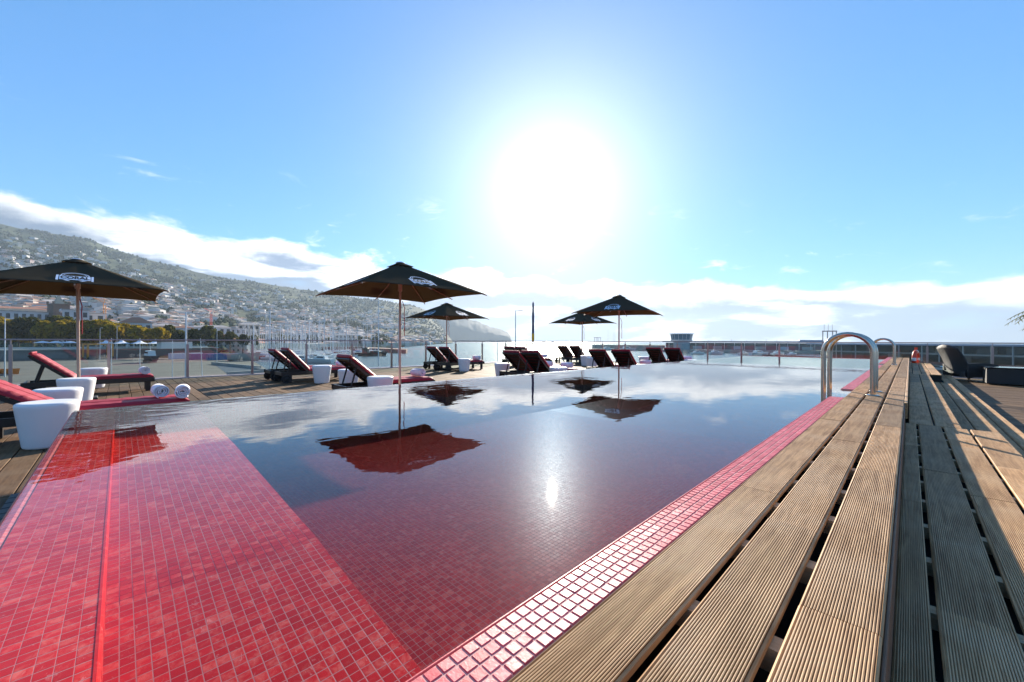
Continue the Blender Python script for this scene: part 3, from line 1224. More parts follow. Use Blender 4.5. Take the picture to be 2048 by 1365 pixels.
LG = [
    (-7.45, -0.28, 33, 'nearest sun lounger beside the pool corner, with two rolled towels'),
    (-12.90, -0.41, 42, 'sun lounger under the leftmost umbrella, seen from its side'),
    (-12.48, 4.14, 47, 'right lounger of the pair by the marina railing, back raised'),
    (-13.42, 4.10, 42, 'left lounger of the pair by the marina railing, back raised'),
    (-7.90, 4.05, 40, 'sun lounger by the pool edge under the central big umbrella'),
    (-13.20, 10.10, 44, 'near lounger of the pair under the umbrella behind the central one'),
    (-14.18, 10.15, 44, 'far lounger of the pair under the umbrella behind the central one'),
    (-7.30, 8.80, 43, 'right lounger of the front pair beside the furled flag'),
    (-8.22, 9.00, 41, 'left lounger of the front pair beside the furled flag'),
    (-12.65, 13.95, 42, 'right lounger of the distant pair beyond the furled flag'),
    (-13.62, 14.20, 42, 'left lounger of the distant pair beyond the furled flag'),
    (-12.70, 18.20, 44, 'right lounger of the pair under the farthest umbrella'),
    (-13.60, 18.30, 43, 'left lounger of the pair under the farthest umbrella'),
    (-6.50, 12.20, 43, 'right lounger of the pair under the right umbrella'),
    (-7.50, 12.40, 42, 'left lounger of the pair under the right umbrella'),
    (-6.90, 17.00, 43, 'right lounger of the last pair near the pool far end'),
    (-7.80, 17.20, 43, 'left lounger of the last pair near the pool far end'),
]
for x, yc, an, lb in LG:
    lounger(x, yc, an, lb)

# ------------------------------------------------------------------ white stools
def stool_mesh():
    mb = MB()
    mb.lathe([(0.0, 0.0), (0.165, 0.0), (0.185, 0.012), (0.19, 0.03), (0.205, 0.14), (0.226, 0.30), (0.243, 0.43),
              (0.247, 0.468), (0.243, 0.488), (0.228, 0.499), (0.20, 0.502), (0.12, 0.498), (0.0, 0.496)], 40)
    me = bpy.data.meshes.new('stool')
    me.from_pydata(mb.v, [], mb.f)
    me.materials.append(MT['white_plastic'])
    me.polygons.foreach_set('use_smooth', mb.sm)
    me.update()
    return me


stm = stool_mesh()
ST_L = [
    (-6.82, -0.57, 'white tapered stool at the pool corner, nearest of all'),
    (-8.55, -0.62, 'low looking white stool behind the nearest lounger'),
    (-10.60, -0.55, 'white stool in front of the leftmost umbrella pole'),
    (-14.10, -0.45, 'white stool behind the lounger of the leftmost umbrella'),
    (-11.60, 4.02, 'white stool beside the pair of loungers by the marina railing'),
    (-7.30, 3.62, 'white stool in front of the lounger under the central umbrella'),
    (-9.60, 3.95, 'small white stool seen under the raised back by the central umbrella'),
    (-12.35, 9.62, 'white stool beside the pair under the umbrella behind the central one'),
    (-6.70, 8.42, 'white stool at the pool edge in front of the flag loungers'),
    (-9.10, 8.60, 'white stool behind the front flag loungers'),
    (-11.20, 16.20, 'white stool beside the pair under the farthest umbrella'),
    (-9.60, 14.40, 'white stool left of the loungers under the right umbrella'),
    (-5.75, 11.45, 'white stool at the pool edge under the right umbrella'),
    (-6.00, 15.75, 'white stool at the pool edge beside the last lounger pair'),
    (-8.70, 17.30, 'white stool left of the last lounger pair'),
]
for k, (x, y, lb) in enumerate(ST_L):
    o = link('stool', stm)
    o.location = (x, y, 0)
    o.rotation_euler = (0, 0, k * 0.7)
    tag(o, lb, 'stool', 'white stools between the loungers')

# ------------------------------------------------------------------ rolled towels
def towel_mesh():
    mb = MB()
    mb.smooth = True
    L2, turns, n = 0.15, 3.4, 84
    ro, ri = 0.088, 0.018
    pts_o, pts_i = [], []
    for i in range(n + 1):
        u = i / n
        an = 2 * math.pi * turns * u
        r = ri + (ro - ri) * u + 0.002 * math.sin(an * 2.3)
        th = 0.0135
        pts_o.append((r * math.cos(an), r * math.sin(an) * 0.94))
        pts_i.append(((r - th) * math.cos(an), (r - th) * math.sin(an) * 0.94))
    vs = []
    for x in (-L2, L2):
        for p in pts_o:
            vs.append((x + 0.006 * math.sin(p[0] * 60), p[0], p[1]))
        for p in pts_i:
            vs.append((x * 0.985, p[0], p[1]))
    k = n + 1
    fs = []
    for i in range(n):
        fs.append((i, i + 1, 2 * k + i + 1, 2 * k + i))                    # outside
        fs.append((k + i, 3 * k + i, 3 * k + i + 1, k + i + 1))            # inside
        fs.append((i, k + i, k + i + 1, i + 1))                            # end
        fs.append((2 * k + i, 2 * k + i + 1, 3 * k + i + 1, 3 * k + i))
    mb.add(vs, fs)
    mb.smooth = False
    mb.add([vs[n], vs[k + n], vs[3 * k + n], vs[2 * k + n]], [(0, 1, 2, 3)])
    me = bpy.data.meshes.new('towel')
    me.from_pydata(mb.v, [], mb.f)
    me.materials.append(MT['towel'])
    me.polygons.foreach_set('use_smooth', mb.sm)
    me.update()
    return me


twm = towel_mesh()
TW = [
    (-7.26, 0.64, -0.10, 'nearer rolled white towel on the nearest lounger'),
    (-7.48, 0.41, 0.05, 'farther rolled white towel on the nearest lounger'),
    (-12.78, 0.42, 0.12, 'rolled white towel on the lounger under the leftmost umbrella'),
    (-12.50, 4.90, 0.2, 'rolled white towel on the pair by the marina railing'),
    (-7.90, 4.82, 0.15, 'rolled white towel on the lounger under the central umbrella'),
    (-13.15, 10.92, 0.3, 'rolled white towel on the near lounger behind the central umbrella'),
    (-14.10, 10.30, 0.3, 'rolled white towel above the stool behind the central umbrella'),
    (-7.30, 9.60, 0.25, 'rolled white towel on the right front flag lounger'),
    (-8.20, 9.75, 0.2, 'rolled white towel on the left front flag lounger'),
    (-12.62, 14.72, 0.2, 'rolled white towel on the distant flag lounger'),
    (-6.48, 13.00, 0.2, 'rolled white towel on the lounger under the right umbrella'),
    (-6.90, 17.78, 0.2, 'rolled white towel on the last lounger by the pool'),
]
for k, (x, y, rz, lb) in enumerate(TW):
    o = link('rolled_towel', twm)
    o.location = (x, y, 0.385 + 0.093)
    o.rotation_euler = (rng.uniform(0, 6), 0, rz)
    o.scale = (1.1, 1.12, 1.12)
    tag(o, lb, 'towel', 'rolled towels on the loungers')

# ------------------------------------------------------------------ umbrellas
def text_mesh(body, size, bold=0.0):
    cu = bpy.data.curves.new('lettering', 'FONT')
    cu.body = body
    cu.size = size
    cu.align_x = 'CENTER'
    cu.align_y = 'CENTER'
    cu.offset = bold
    cu.resolution_u = 3
    tmp = bpy.data.objects.new('tmp', cu)
    col.objects.link(tmp)
    bpy.context.view_layer.update()
    dg = bpy.context.evaluated_depsgraph_get()
    me = bpy.data.meshes.new_from_object(tmp.evaluated_get(dg))
    bpy.data.objects.remove(tmp)
    bpy.data.curves.remove(cu)
    return me


UH, URIM, UAPX = 1.235, 2.14, 2.77     # half side, rim height, apex height


def canopy_z(r):
    return URIM + (UAPX - URIM) * (1 - r)


def make_umbrella():
    root = empty('patio_umbrella', (0, 0, 0))
    # canopy: four panels, hips straight, panels sagging, edges drawn in between the ribs
    n = 14
    mb = MB()
    mb.smooth = False
    for q in range(4):
        Mq = Matrix.Rotation(q * math.pi / 2, 4, 'Z')
        vs, fs = [], []
        for j in range(n + 1):
            r = 0.07 + (1 - 0.07) * j / n
            for i in range(n + 1):
                u = -1 + 2 * i / n
                bow = (1 - u * u)
                rr = r * (1 - 0.035 * bow * r)
                sag = 0.045 * bow * math.sin(math.pi * min(1, r)) * r + 0.012 * math.sin(u * 9 + q) * (1 - r) * bow
                edge = 0.03 * bow * r ** 4
                vs.append((rr * UH, u * r * UH, canopy_z(r) - sag + edge))
        for j in range(n):
            for i in range(n):
                p = j * (n + 1) + i
                fs.append((p, p + n + 1, p + n + 2, p + 1))
        mb.smooth = True
        mb.add(vs, fs, Mq)
    ca = mb.build('canopy', MT['canvas'], root)
    sd = ca.modifiers.new('thickness', 'SOLIDIFY')
    sd.thickness = 0.004
    # small vent skirt at the top
    mb = MB()
    mb.smooth = True
    for q in range(4):
        Mq = Matrix.Rotation(q * math.pi / 2, 4, 'Z')
        z1, z0 = UAPX + 0.005, canopy_z(0.16) + 0.03
        mb.add([(0.05, -0.05, z1), (0.05, 0.05, z1), (0.2, 0.2, z0), (0.2, -0.2, z0)], [(0, 3, 2, 1)], Mq)
    ve = mb.build('vent_cap', MT['canvas'], root)
    sd = ve.modifiers.new('thickness', 'SOLIDIFY')
    sd.thickness = 0.004
    mb = MB()
    mb.lathe([(0.0, UAPX + 0.035), (0.04, UAPX + 0.03), (0.085, UAPX + 0.012), (0.095, UAPX + 0.002), (0.0, UAPX)], 16)
    mb.build('finial', MT['cap'], root)
    mb = MB()
    mb.tube([(0, 0, 0.05), (0, 0, 1.2), (0, 0, UAPX - 0.02)], [0.024, 0.024, 0.022], 14)
    mb.build('pole', MT['pole_wood'], root)
    mb = MB()
    mb.lathe([(0.0, 2.20), (0.038, 2.20), (0.042, 2.22), (0.042, 2.36), (0.055, 2.38), (0.055, 2.42), (0.0, 2.43)], 14)
    mb.build('hub', MT['pole_wood'], root)
    for k in range(8):
        an = k * math.pi / 4
        cs, sn = math.cos(an), math.sin(an)
        ln = UH * (math.sqrt(2) if k % 2 else 0.985)
        drop = 0.0 if k % 2 else 0.035
        mb = MB()
        tip = (cs * (ln + 0.03), sn * (ln + 0.03), URIM - 0.028 + drop * 0.4)
        mb.tube([(cs * 0.05, sn * 0.05, UAPX - 0.07), (cs * ln * 0.5, sn * ln * 0.5, (UAPX + URIM) / 2 - 0.055 - drop), tip], 0.0115, 8)
        rb = mb.build('rib', MT['rib_wood'], root)
        mb = MB()
        mb.tube([(cs * 0.055, sn * 0.055, 2.40), (cs * ln * 0.26, sn * ln * 0.26, URIM + (UAPX - URIM) * 0.74 - 0.07 - drop)], 0.010, 8)
        mb.build('strut', MT['rib_wood'], rb)
    mb = MB()
    mb.tube([(0.045, 0.03, 2.0), (0.085, 0.06, 1.85), (0.075, 0.05, 1.72), (0.085, 0.058, 1.55), (0.08, 0.055, 1.30)], 0.008, 6)
    mb.build('cord', MT['rope'], root)
    mb = MB()
    mb.box(-0.26, 0.26, -0.26, 0.26, 0.0, 0.05, bev=0.012)
    mb.lathe([(0.055, 0.05), (0.05, 0.12), (0.04, 0.28), (0.027, 0.285)], 14)
    mb.build('base', MT['rubber'], root)
    # printed emblem on each panel
    slope = math.atan2(UAPX - URIM, UH)
    txt = text_mesh('CORAL', 0.165, 0.008)
    txt.materials.append(MT['black_print'])
    for q in range(4):
        Mq = Matrix.Rotation(q * math.pi / 2, 4, 'Z')
        r = 0.77
        zc = canopy_z(r) - 0.045 * math.sin(math.pi * r) * r + 0.03 * r ** 4
        # local x of the emblem = along panel, y = up the slope, z = outwards
        Me = Mq @ Matrix.Translation((r * (1 - 0.035 * r) * UH, 0, zc + 0.020)) @ Matrix.Rotation(R(90), 4, 'Z') @ Matrix.Rotation(slope * 0.95, 4, 'X') @ Matrix.Diagonal((0.66, 1.25, 1, 1))
        eb = MB()
        b0 = 0.30
        # ribbon, slightly curved by three plates; end tabs
        for (xa, xb) in ((-0.29, -0.09), (-0.0899, 0.0899), (0.09, 0.29)):
            eb.add([(xa, -0.088, 0), (xb, -0.088, 0), (xb, 0.088, 0), (xa, 0.088, 0)], [(0, 1, 2, 3)])
        for s in (-1, 1):
            xa, xb = sorted((s * 0.305, s * 0.350))
            eb.add([(xa, -0.11, 0), (xb, -0.125, 0), (xb, 0.105, 0), (xa, 0.10, 0)], [(0, 1, 2, 3)])
            # legs of the crest below the ribbon
            eb.add([(s * 0.14, -0.10, 0), (s * 0.23, -0.10, 0), (s * 0.15, -0.135, 0), (s * 0.08, -0.135, 0)], [(0, 1, 2, 3) if s > 0 else (3, 2, 1, 0)])
        for (ra, rb_) in ((0.275, 0.250), (0.222, 0.208)):
            N = 20
            vs, fs = [], []
            for i in range(N + 1):
                an = math.pi * i / N
                for rr in (ra, rb_):
                    vs.append((rr * math.cos(an), 0.098 + rr * 0.50 * math.sin(an), 0))
            for i in range(N):
                fs.append((2 * i, 2 * i + 2, 2 * i + 3, 2 * i + 1))
            eb.add(vs, fs)
        em = eb.build('emblem', MT['white_print'], root, Me)
        lt = link('lettering', txt, em)
        lt.location = (0, 0.0, 0.003)
    return root


UM = [
    (-11.55, -0.57, 0.02, 'large dark umbrella at far left, over a single lounger'),
    (-7.30, 4.04, -0.06, 'large dark umbrella left of centre beside the pool'),
    (-13.70, 9.74, 0.10, 'dark umbrella partly behind the large central one'),
    (-7.00, 12.10, 0.30, 'right umbrella of the two right of the sun'),
    (-12.10, 17.20, -0.10, 'farthest umbrella, tucked behind the right one'),
]
um0 = make_umbrella()
for k, (x, y, rz, lb) in enumerate(UM):
    o = um0 if k == 0 else copy_tree(um0)
    o.location = (x, y, 0)
    o.rotation_euler = (R(0.6) if k == 0 else 0, R(-1.2) if k == 0 else 0, rz)
    tag(o, lb, 'umbrella', 'dark square umbrellas on the pool deck')

# ------------------------------------------------------------------ furled flag
fl = empty('flag_pole', at(1066, 18.6))
tag(fl, 'furled dark blue and yellow flag on a pole beside the loungers', 'flag')
mb = MB()
mb.tube([(0, 0, 0), (0, 0, 3.05)], 0.022, 10)
mb.lathe([(0, 0.0), (0.2, 0.0), (0.2, 0.03), (0.05, 0.06), (0.0, 0.06)], 16)
mb.build('pole', MT['steel'], fl)
mb = MB()
mb.smooth = True
pr = []
for i in range(14):
    u = i / 13
    pr.append((0.034 + 0.022 * math.sin(u * 3.0) + 0.004 * math.sin(u * 21), 0.95 + 2.05 * u))
mb.lathe([(0.02, 0.95)] + pr + [(0.01, 3.02)], 10)
fm = mat('flag cloth', (0.02, 0.05, 0.12), 0.8, color2=(0.05, 0.09, 0.16), scale=4)
mb.build('furled_cloth', fm, fl)
mb = MB()
mb.smooth = True
mb.lathe([(0.056, 1.22), (0.060, 1.30), (0.061, 1.42), (0.060, 1.5), (0.058, 1.55)], 10)
mb.build('yellow_stripe', mat('yellow cloth', (0.7, 0.5, 0.03), 0.8), fl)

# ------------------------------------------------------------------ wicker lounge set, life ring, right side
def wicker_chair(loc, rz, label):
    root = empty('wicker_armchair', loc, rz)
    tag(root, label, 'chair')
    # local: x forward (open side), back at -x
    mb = MB()
    mb.smooth = True
    n, h = 16, 10
    vs, fs = [], []
    for j in range(h + 1):
        v = j / h
        z = 0.16 + v * 0.98
        lean = -0.30 * v ** 1.6
        for i in range(n + 1):
            u = -1 + 2 * i / n
            wv = 0.52 * u * (1 - 0.12 * v)
            vs.append((-0.33 + lean + 0.20 * u * u * (1 - 0.5 * v), wv, z - 0.10 * u * u * v))
    for j in range(h):
        for i in range(n):
            p = j * (n + 1) + i
            fs.append((p, p + 1, p + n + 2, p + n + 1))
    mb.add(vs, fs)
    o = mb.build('backrest', MT['wicker'], root)
    o.modifiers.new('thickness', 'SOLIDIFY').thickness = 0.05
    for s in (-1, 1):
        mb = MB()
        vs, fs = [], []
        for i in range(11):
            u = i / 10
            x = -0.30 + 0.85 * u
            zb = 0.10 + 0.07 * math.sin(math.pi * u)
            zt = 0.56 - 0.03 * u + 0.03 * math.sin(math.pi * u)
            yo = s * (0.52 + 0.05 * math.sin(math.pi * u))
            for (yy, zz) in ((yo - 0.03, zb), (yo + 0.03, zb), (yo + 0.04, zt), (yo - 0.04, zt)):
                vs.append((x, yy, zz))
        for i in range(10):
            for k in range(4):
                l = (k + 1) % 4
                fs.append((i * 4 + k, i * 4 + 4 + k, i * 4 + 4 + l, i * 4 + l))
        fs += [(0, 1, 2, 3), (43, 42, 41, 40)]
        mb.add(vs, fs)
        mb.build('arm', MT['wicker'], root)
        for xx in (-0.26, 0.50):
            mb = MB()
            mb.tube([(xx, s * 0.5, 0.0), (xx, s * 0.5, 0.14)], [0.018, 0.024], 10)
            mb.build('foot', MT['steel'], root)
    mb = MB()
    mb.box(-0.34, 0.52, -0.47, 0.47, 0.13, 0.30, bev=0.02)
    mb.build('seat_base', MT['wicker'], root)
    mb = MB()
    mb.box(-0.30, 0.50, -0.45, 0.45, 0.301, 0.40, bev=0.035)
    mb.build('seat_cushion', mat('charcoal cushion', (0.03, 0.028, 0.028), 0.85), root)
    return root


pch = at(1921, 12.6)
wicker_chair((pch.x + 0.1, pch.y, 0), R(32), 'dark wicker armchair with high curved back by the far railing').scale = (0.86, 0.86, 1.0)
pch = at(2092, 11.6)
wicker_chair((pch.x + 0.55, pch.y + 0.7, 0), R(185), 'dark wicker armchair beyond the low table, at the right edge')
tb = empty('wicker_table', at(2026, 11.3))
tag(tb, 'low black wicker box table at the right edge', 'table')
mb = MB()
mb.box(-0.52, 0.62, -0.45, 0.45, 0.03, 0.47, bev=0.012)
mb.build('body', MT['wicker'], tb)
mb = MB()
mb.box(-0.54, 0.64, -0.47, 0.47, 0.472, 0.50, bev=0.006)
mb.build('table_top', mat('smoked glass top', (0.015, 0.015, 0.017), 0.12), tb)

lr = empty('life_ring', (0.16, RY - 0.13, 0.60))
tag(lr, 'orange red and white life ring hung on the far railing', 'life ring')
mb = MB()
Mr = Matrix.Rotation(R(79), 4, 'Z') @ Matrix.Rotation(R(90), 4, 'X')
for k in range(4):
    a0 = k * math.pi / 2 + 0.18
    a1 = (k + 1) * math.pi / 2 - 0.18
    pts = [(0.27 * math.cos(a0 + (a1 - a0) * i / 8), 0.27 * math.sin(a0 + (a1 - a0) * i / 8), 0) for i in range(9)]
    mb.tube(pts, 0.062, 12, M=Mr)
mb.build('ring', MT['red_paint'], lr)
mb = MB()
for k in range(4):
    a0 = k * math.pi / 2 - 0.18
    a1 = k * math.pi / 2 + 0.18
    pts = [(0.27 * math.cos(a0 + (a1 - a0) * i / 3), 0.27 * math.sin(a0 + (a1 - a0) * i / 3), 0) for i in range(4)]
    mb.tube(pts, 0.063, 12, M=Mr)
mb.build('white_band', MT['white_paint'], lr)
mb = MB()
mb.box(-0.04, 0.04, -0.02, 0.02, -0.56, 0.42)
o = mb.build('bracket', MT['red_paint'], lr)
o.location = (0, 0.06, 0)

# ------------------------------------------------------------------ sea, quays
Z_SEA, Z_QUAY = -10.0, -7.5


def sea_mat():
    m = bpy.data.materials.new('sea')
    m.use_nodes = True
    t = NT(m.node_tree)
    b = t.n['Principled BSDF']
    b.inputs['Base Color'].default_value = (0.018, 0.045, 0.055, 1)
    b.inputs['Roughness'].default_value = 0.22
    ge = t.new('ShaderNodeNewGeometry')
    p = ge.outputs['Position']
    bn = t.new('ShaderNodeBump')
    bn.inputs['Strength'].default_value = 1.0
    bn.inputs['Distance'].default_value = 0.35
    t.l.new(t.math('ADD', t.noise(p, 0.35, 5, 0.6), t.math('MULTIPLY', t.noise(p, 0.02, 3, 0.5), 1.5)), bn.inputs['Height'])
    t.l.new(bn.outputs[0], b.inputs['Normal'])
    return m


S = 9000
m = MB()
m.add([(-S, -S, Z_SEA), (S, -S, Z_SEA), (S, S, Z_SEA), (-S, S, Z_SEA)], [(0, 1, 2, 3)])
tag(m.build('sea', sea_mat()), kind='structure')


def prism(mb, pts, z0, z1):
    """pts: list of (px, d) or Vector; vertical prism"""
    P = [at(*p) if not isinstance(p, Vector) else p for p in pts]
    a = sum(P[i].x * P[(i + 1) % len(P)].y - P[(i + 1) % len(P)].x * P[i].y for i in range(len(P)))
    if a < 0:
        P = P[::-1]
    n = len(P)
    mb.add([(p.x, p.y, z0) for p in P] + [(p.x, p.y, z1) for p in P],
           [tuple(range(n))[::-1], tuple(range(n, 2 * n))] + [(i, (i + 1) % n, n + (i + 1) % n, n + i) for i in range(n)])
    return mb


MT['asphalt'] = mat('yard asphalt', (0.085, 0.078, 0.066), 0.9, color2=(0.12, 0.11, 0.095), scale=0.12, var=0.15)
MT['concrete'] = mat('concrete', (0.30, 0.29, 0.27), 0.85, color2=(0.38, 0.36, 0.33), scale=0.15, var=0.1)
MT['redwall'] = mat('red brown quay wall', (0.22, 0.10, 0.09), 0.85, var=0.2, scale=0.2)
m = MB()
prism(m, [(-900, 30), (-900, 210), (200, 196), (470, 192), (505, 165), (540, 112), (600, 60), (760, 30), (300, 18)], Z_SEA - 1, Z_QUAY)
tag(m.build('boatyard_quay', MT['asphalt']), kind='structure')
# pit of the slipway: low dark walls round a sunken ramp
sl = empty('slipway', at(475, 110, Z_QUAY))
tag(sl, 'sunken concrete slipway with low walls in the boat yard', 'slipway')
o0 = sl.location
for (a, b, c, d_, h) in (((425, 140), (520, 118), 0, 0, 0.9), ((455, 98), (540, 108), 0, 0, 0.7), ((480, 126), (530, 113), 0, 0, 0.5)):
    mb = MB()
    p, q = at(*a) - Vector((o0.x, o0.y, 0)), at(*b) - Vector((o0.x, o0.y, 0))
    dv = (q - p).normalized()
    nv = Vector((-dv.y, dv.x, 0)) * 0.35
    vs = [p - nv, q - nv, q + nv, p + nv]
    mb.add([(v.x, v.y, 0.0) for v in vs] + [(v.x, v.y, h) for v in vs],
           [(3, 2, 1, 0), (4, 5, 6, 7), (0, 1, 5, 4), (1, 2, 6, 5), (2, 3, 7, 6), (3, 0, 4, 7)])
    mb.build('wall', MT['concrete'], sl)
mb = MB()
q4 = [at(*p) - Vector((o0.x, o0.y, 0)) for p in ((430, 138), (518, 118), (538, 109), (457, 99))]
mb.add([(v.x, v.y, 0.03) for v in q4], [(0, 1, 2, 3)])
mb.build('ramp', mat('dark wet concrete', (0.05, 0.05, 0.05), 0.5, var=0.3, scale=0.5), sl)

# ------------------------------------------------------------------ island slope
def vnoise(x, y, seed):
    """value noise on arrays"""
    r = np.random.default_rng(seed).random((256, 256))
    xi, yi = np.floor(x).astype(int), np.floor(y).astype(int)
    fx, fy = x - xi, y - yi
    fx, fy = fx * fx * (3 - 2 * fx), fy * fy * (3 - 2 * fy)
    g = lambda a, b: r[a % 256, b % 256]
    return (g(xi, yi) * (1 - fx) + g(xi + 1, yi) * fx) * (1 - fy) + (g(xi, yi + 1) * (1 - fx) + g(xi + 1, yi + 1) * fx) * fy


def fbm(x, y, seed, o=5):
    s, a, t = 0, 0.5, 0
    for k in range(o):
        s = s + a * vnoise(x * 2 ** k, y * 2 ** k, seed + k)
        t += a
        a *= 0.5
    return s / t


RPX = [-700, -300, 0, 60, 100, 150, 200, 250, 300, 350, 400, 450, 500, 560, 620, 700, 780, 830, 860, 885, 905]
RPY = [438, 440, 448, 458, 465, 470, 486, 505, 520, 531, 545, 556, 562, 572, 579, 593, 603, 612, 628, 655, 682]


def slope_h(px, s):
    """height of the island at column px, fraction s between shore and ridge"""
    px = np.asarray(px, dtype=float)
    d0 = np.interp(px, [-700, 440, 490, 600, 760, 850, 905], [190, 192, 330, 380, 480, 950, 1700])
    dR = np.interp(px, [-700, 0, 400, 700, 905], [1500, 1700, 2100, 2600, 3000])
    ry = np.interp(px, RPX, RPY)
    ry = ry + 3.0 * (fbm(px / 26.0 + 40, px * 0 + 3.3, 5) - 0.5) * 2
    zr = CAMZ + (hor(px) - ry) / FPX * dR
    d = d0 + (dR - d0) * s
    sc = np.clip((s - 0.03) / 0.97, 0, None)
    g = np.where(sc <= 1, 0.42 * sc + 0.58 * sc ** 1.7, 1 - (sc - 1) * 1.4)
    ax = px * d / 1000.0 * 0.004
    n = fbm(px / 95.0 + 9 + s * 1.2, s * 4.0 + px / 300.0, 21) - 0.5
    rav = np.abs(fbm(px / 60.0 + s * 2.2, s * 2.0, 77, 3) - 0.5) * 2
    amp = np.clip(sc, 0, 1) * np.clip(1.03 - sc, 0, 1) * 4
    z = -7.0 + (zr + 7) * g + zr * amp * (0.10 * n - 0.06 * (1 - rav))
    return d, z


NPX, NS = 260, 90
pxs = np.linspace(-700, 905, NPX)
ss = np.concatenate([np.linspace(0, 0.06, 8), np.linspace(0.075, 1.0, 68), np.linspace(1.02, 1.4, NS - 76)])
PXg, SSg = np.meshgrid(pxs, ss)
D, Z = slope_h(PXg, SSg)
A = (PXg - 1024) / FPX * D
V = np.stack([A * CT - D * ST, A * ST + D * CT, Z], -1).reshape(-1, 3)
idx = np.arange(NPX * NS).reshape(NS, NPX)
F = np.stack([idx[:-1, :-1], idx[:-1, 1:], idx[1:, 1:], idx[1:, :-1]], -1).reshape(-1, 4)


def hill_mat():
    m = bpy.data.materials.new('hillside')
    m.use_nodes = True
    t = NT(m.node_tree)
    b = t.n['Principled BSDF']
    b.inputs['Roughness'].default_value = 0.95
    b.inputs['Specular IOR Level'].default_value = 0.1
    ge = t.new('ShaderNodeNewGeometry')
    p = ge.outputs['Position']
    n1 = t.noise(p, 0.006, 7, 0.62)
    n2 = t.noise(p, 0.03, 6, 0.65)
    c = t.mix(t.smooth(n1, 0.38, 0.62), (0.020, 0.034, 0.012), (0.060, 0.074, 0.026))
    c = t.mix(t.smooth(n2, 0.52, 0.72, 0.0, 0.6), c, (0.12, 0.10, 0.066))
    t.l.new(c, b.inputs['Base Color'])
    return m


MT['hill'] = hill_mat()
tag(np_mesh('island_hillside', V, F, MT['hill'], smooth=True), kind='structure')

# far headland
HPX = np.array([780, 820, 850, 880, 905, 930, 950, 970, 985, 1000, 1015, 1021, 1024])
HPY = np.array([606, 610, 614, 620, 625, 632, 641, 648, 652, 658, 664, 670, 684])
NP2, NS2 = 120, 26
px2 = np.linspace(780, 1024, NP2)
s2 = np.concatenate([np.linspace(0, 0.3, 14), np.linspace(0.35, 1.0, 12)])
P2, S2 = np.meshgrid(px2, s2)
D2 = 3500 + (P2 - 780) / 244 * 900 + S2 * 1500
ry2 = np.interp(P2, HPX, HPY) + (fbm(P2 / 8.0, P2 * 0 + 1, 91) - 0.5) * 3
top2 = CAMZ + (hor(P2) - ry2) / FPX * (D2[6][None, :])
prof2 = np.where(S2 < 0.3, 0.35 + 0.65 * (S2 / 0.3) ** 0.7, 1 - (S2 - 0.3) * 0.5)
Z2 = -14 + (top2 + 14) * prof2 * np.where(S2 == 0, 0, 1) + (fbm(P2 / 14.0, S2 * 6, 55) - 0.5) * 40 * (S2 > 0) * (S2 < 0.9)
A2 = (P2 - 1024) / FPX * D2
V = np.stack([A2 * CT - D2 * ST, A2 * ST + D2 * CT, Z2], -1).reshape(-1, 3)
idx = np.arange(NP2 * NS2).reshape(NS2, NP2)
F = np.stack([idx[:-1, :-1], idx[:-1, 1:], idx[1:, 1:], idx[1:, :-1]], -1).reshape(-1, 4)
tag(np_mesh('far_headland', V, F, mat('headland rock', (0.030, 0.038, 0.030), 0.95, color2=(0.065, 0.06, 0.045), scale=0.004, space='Object'), smooth=True), kind='structure')

# ------------------------------------------------------------------ town on the slope
WALLS = [mat('house wall white', (0.58, 0.57, 0.55), 0.8), mat('house wall cream', (0.50, 0.45, 0.36), 0.8), mat('house wall pink', (0.47, 0.36, 0.32), 0.8),
         mat('house wall grey', (0.42, 0.42, 0.41), 0.8)]
ROOFS = [mat('roof terracotta', (0.36, 0.15, 0.085), 0.85), mat('roof pale', (0.50, 0.42, 0.36), 0.85), mat('roof brown', (0.24, 0.15, 0.11), 0.85)]
WIN = mat('dark window', (0.03, 0.035, 0.04), 0.2)
HM = WALLS + ROOFS


def place_slope(px, s):
    d, z = slope_h(np.array([px]), np.array([s]))
    p = at(px, float(d[0]))
    return p, float(d[0]), float(z[0])


N = 9000
hp = nrng.uniform(-260, 885, N)
hs = nrng.uniform(0.012, 0.92, N) ** 1.15
dens = fbm(hp / 45.0 + 3, hs * 14.0, 301)
hgt = np.interp(hs, [0, 0.35, 0.6, 0.75, 0.92], [1, 0.85, 0.5, 0.16, 0.03])
# bare wooded shoulder on the right end
hgt = hgt * np.interp(hp, [-260, 700, 800, 850, 885], [1, 1, 0.7, 0.4, 0.05])
keep = (nrng.random(N) < hgt * np.clip((dens - 0.36) * 6.5, 0, 1))
hp, hs = hp[keep], hs[keep]
hd, hz = slope_h(hp, hs)
ok_ = (hd > 275) | (hp > 480)
hp, hs, hd, hz = hp[ok_], hs[ok_], hd[ok_], hz[ok_]
order = np.argsort(hd * (1 + 0.15 * nrng.random(len(hd))))
hp, hs, hd, hz = hp[order], hs[order], hd[order], hz[order]
inview = np.where((hp > -40))[0]
single = set(inview[:240].tolist())


def house_geo(w_, l_, h_, rh, flat):
    vs = [(-w_, -l_, -6), (w_, -l_, -6), (w_, l_, -6), (-w_, l_, -6), (-w_, -l_, h_), (w_, -l_, h_), (w_, l_, h_), (-w_, l_, h_)]
    k = 1.07
    vs += [(-w_ * k, -l_ * k, h_), (w_ * k, -l_ * k, h_), (w_ * k, l_ * k, h_), (-w_ * k, l_ * k, h_), (0, -l_ * 0.45, h_ + rh), (0, l_ * 0.45, h_ + rh)]
    fw = [(0, 1, 5, 4), (1, 2, 6, 5), (2, 3, 7, 6), (3, 0, 4, 7)]
    fr = [(8, 9, 12, 12), (9, 10, 13, 12), (10, 11, 13, 13), (11, 8, 12, 13), (11, 10, 9, 8)]
    return vs, fw, fr


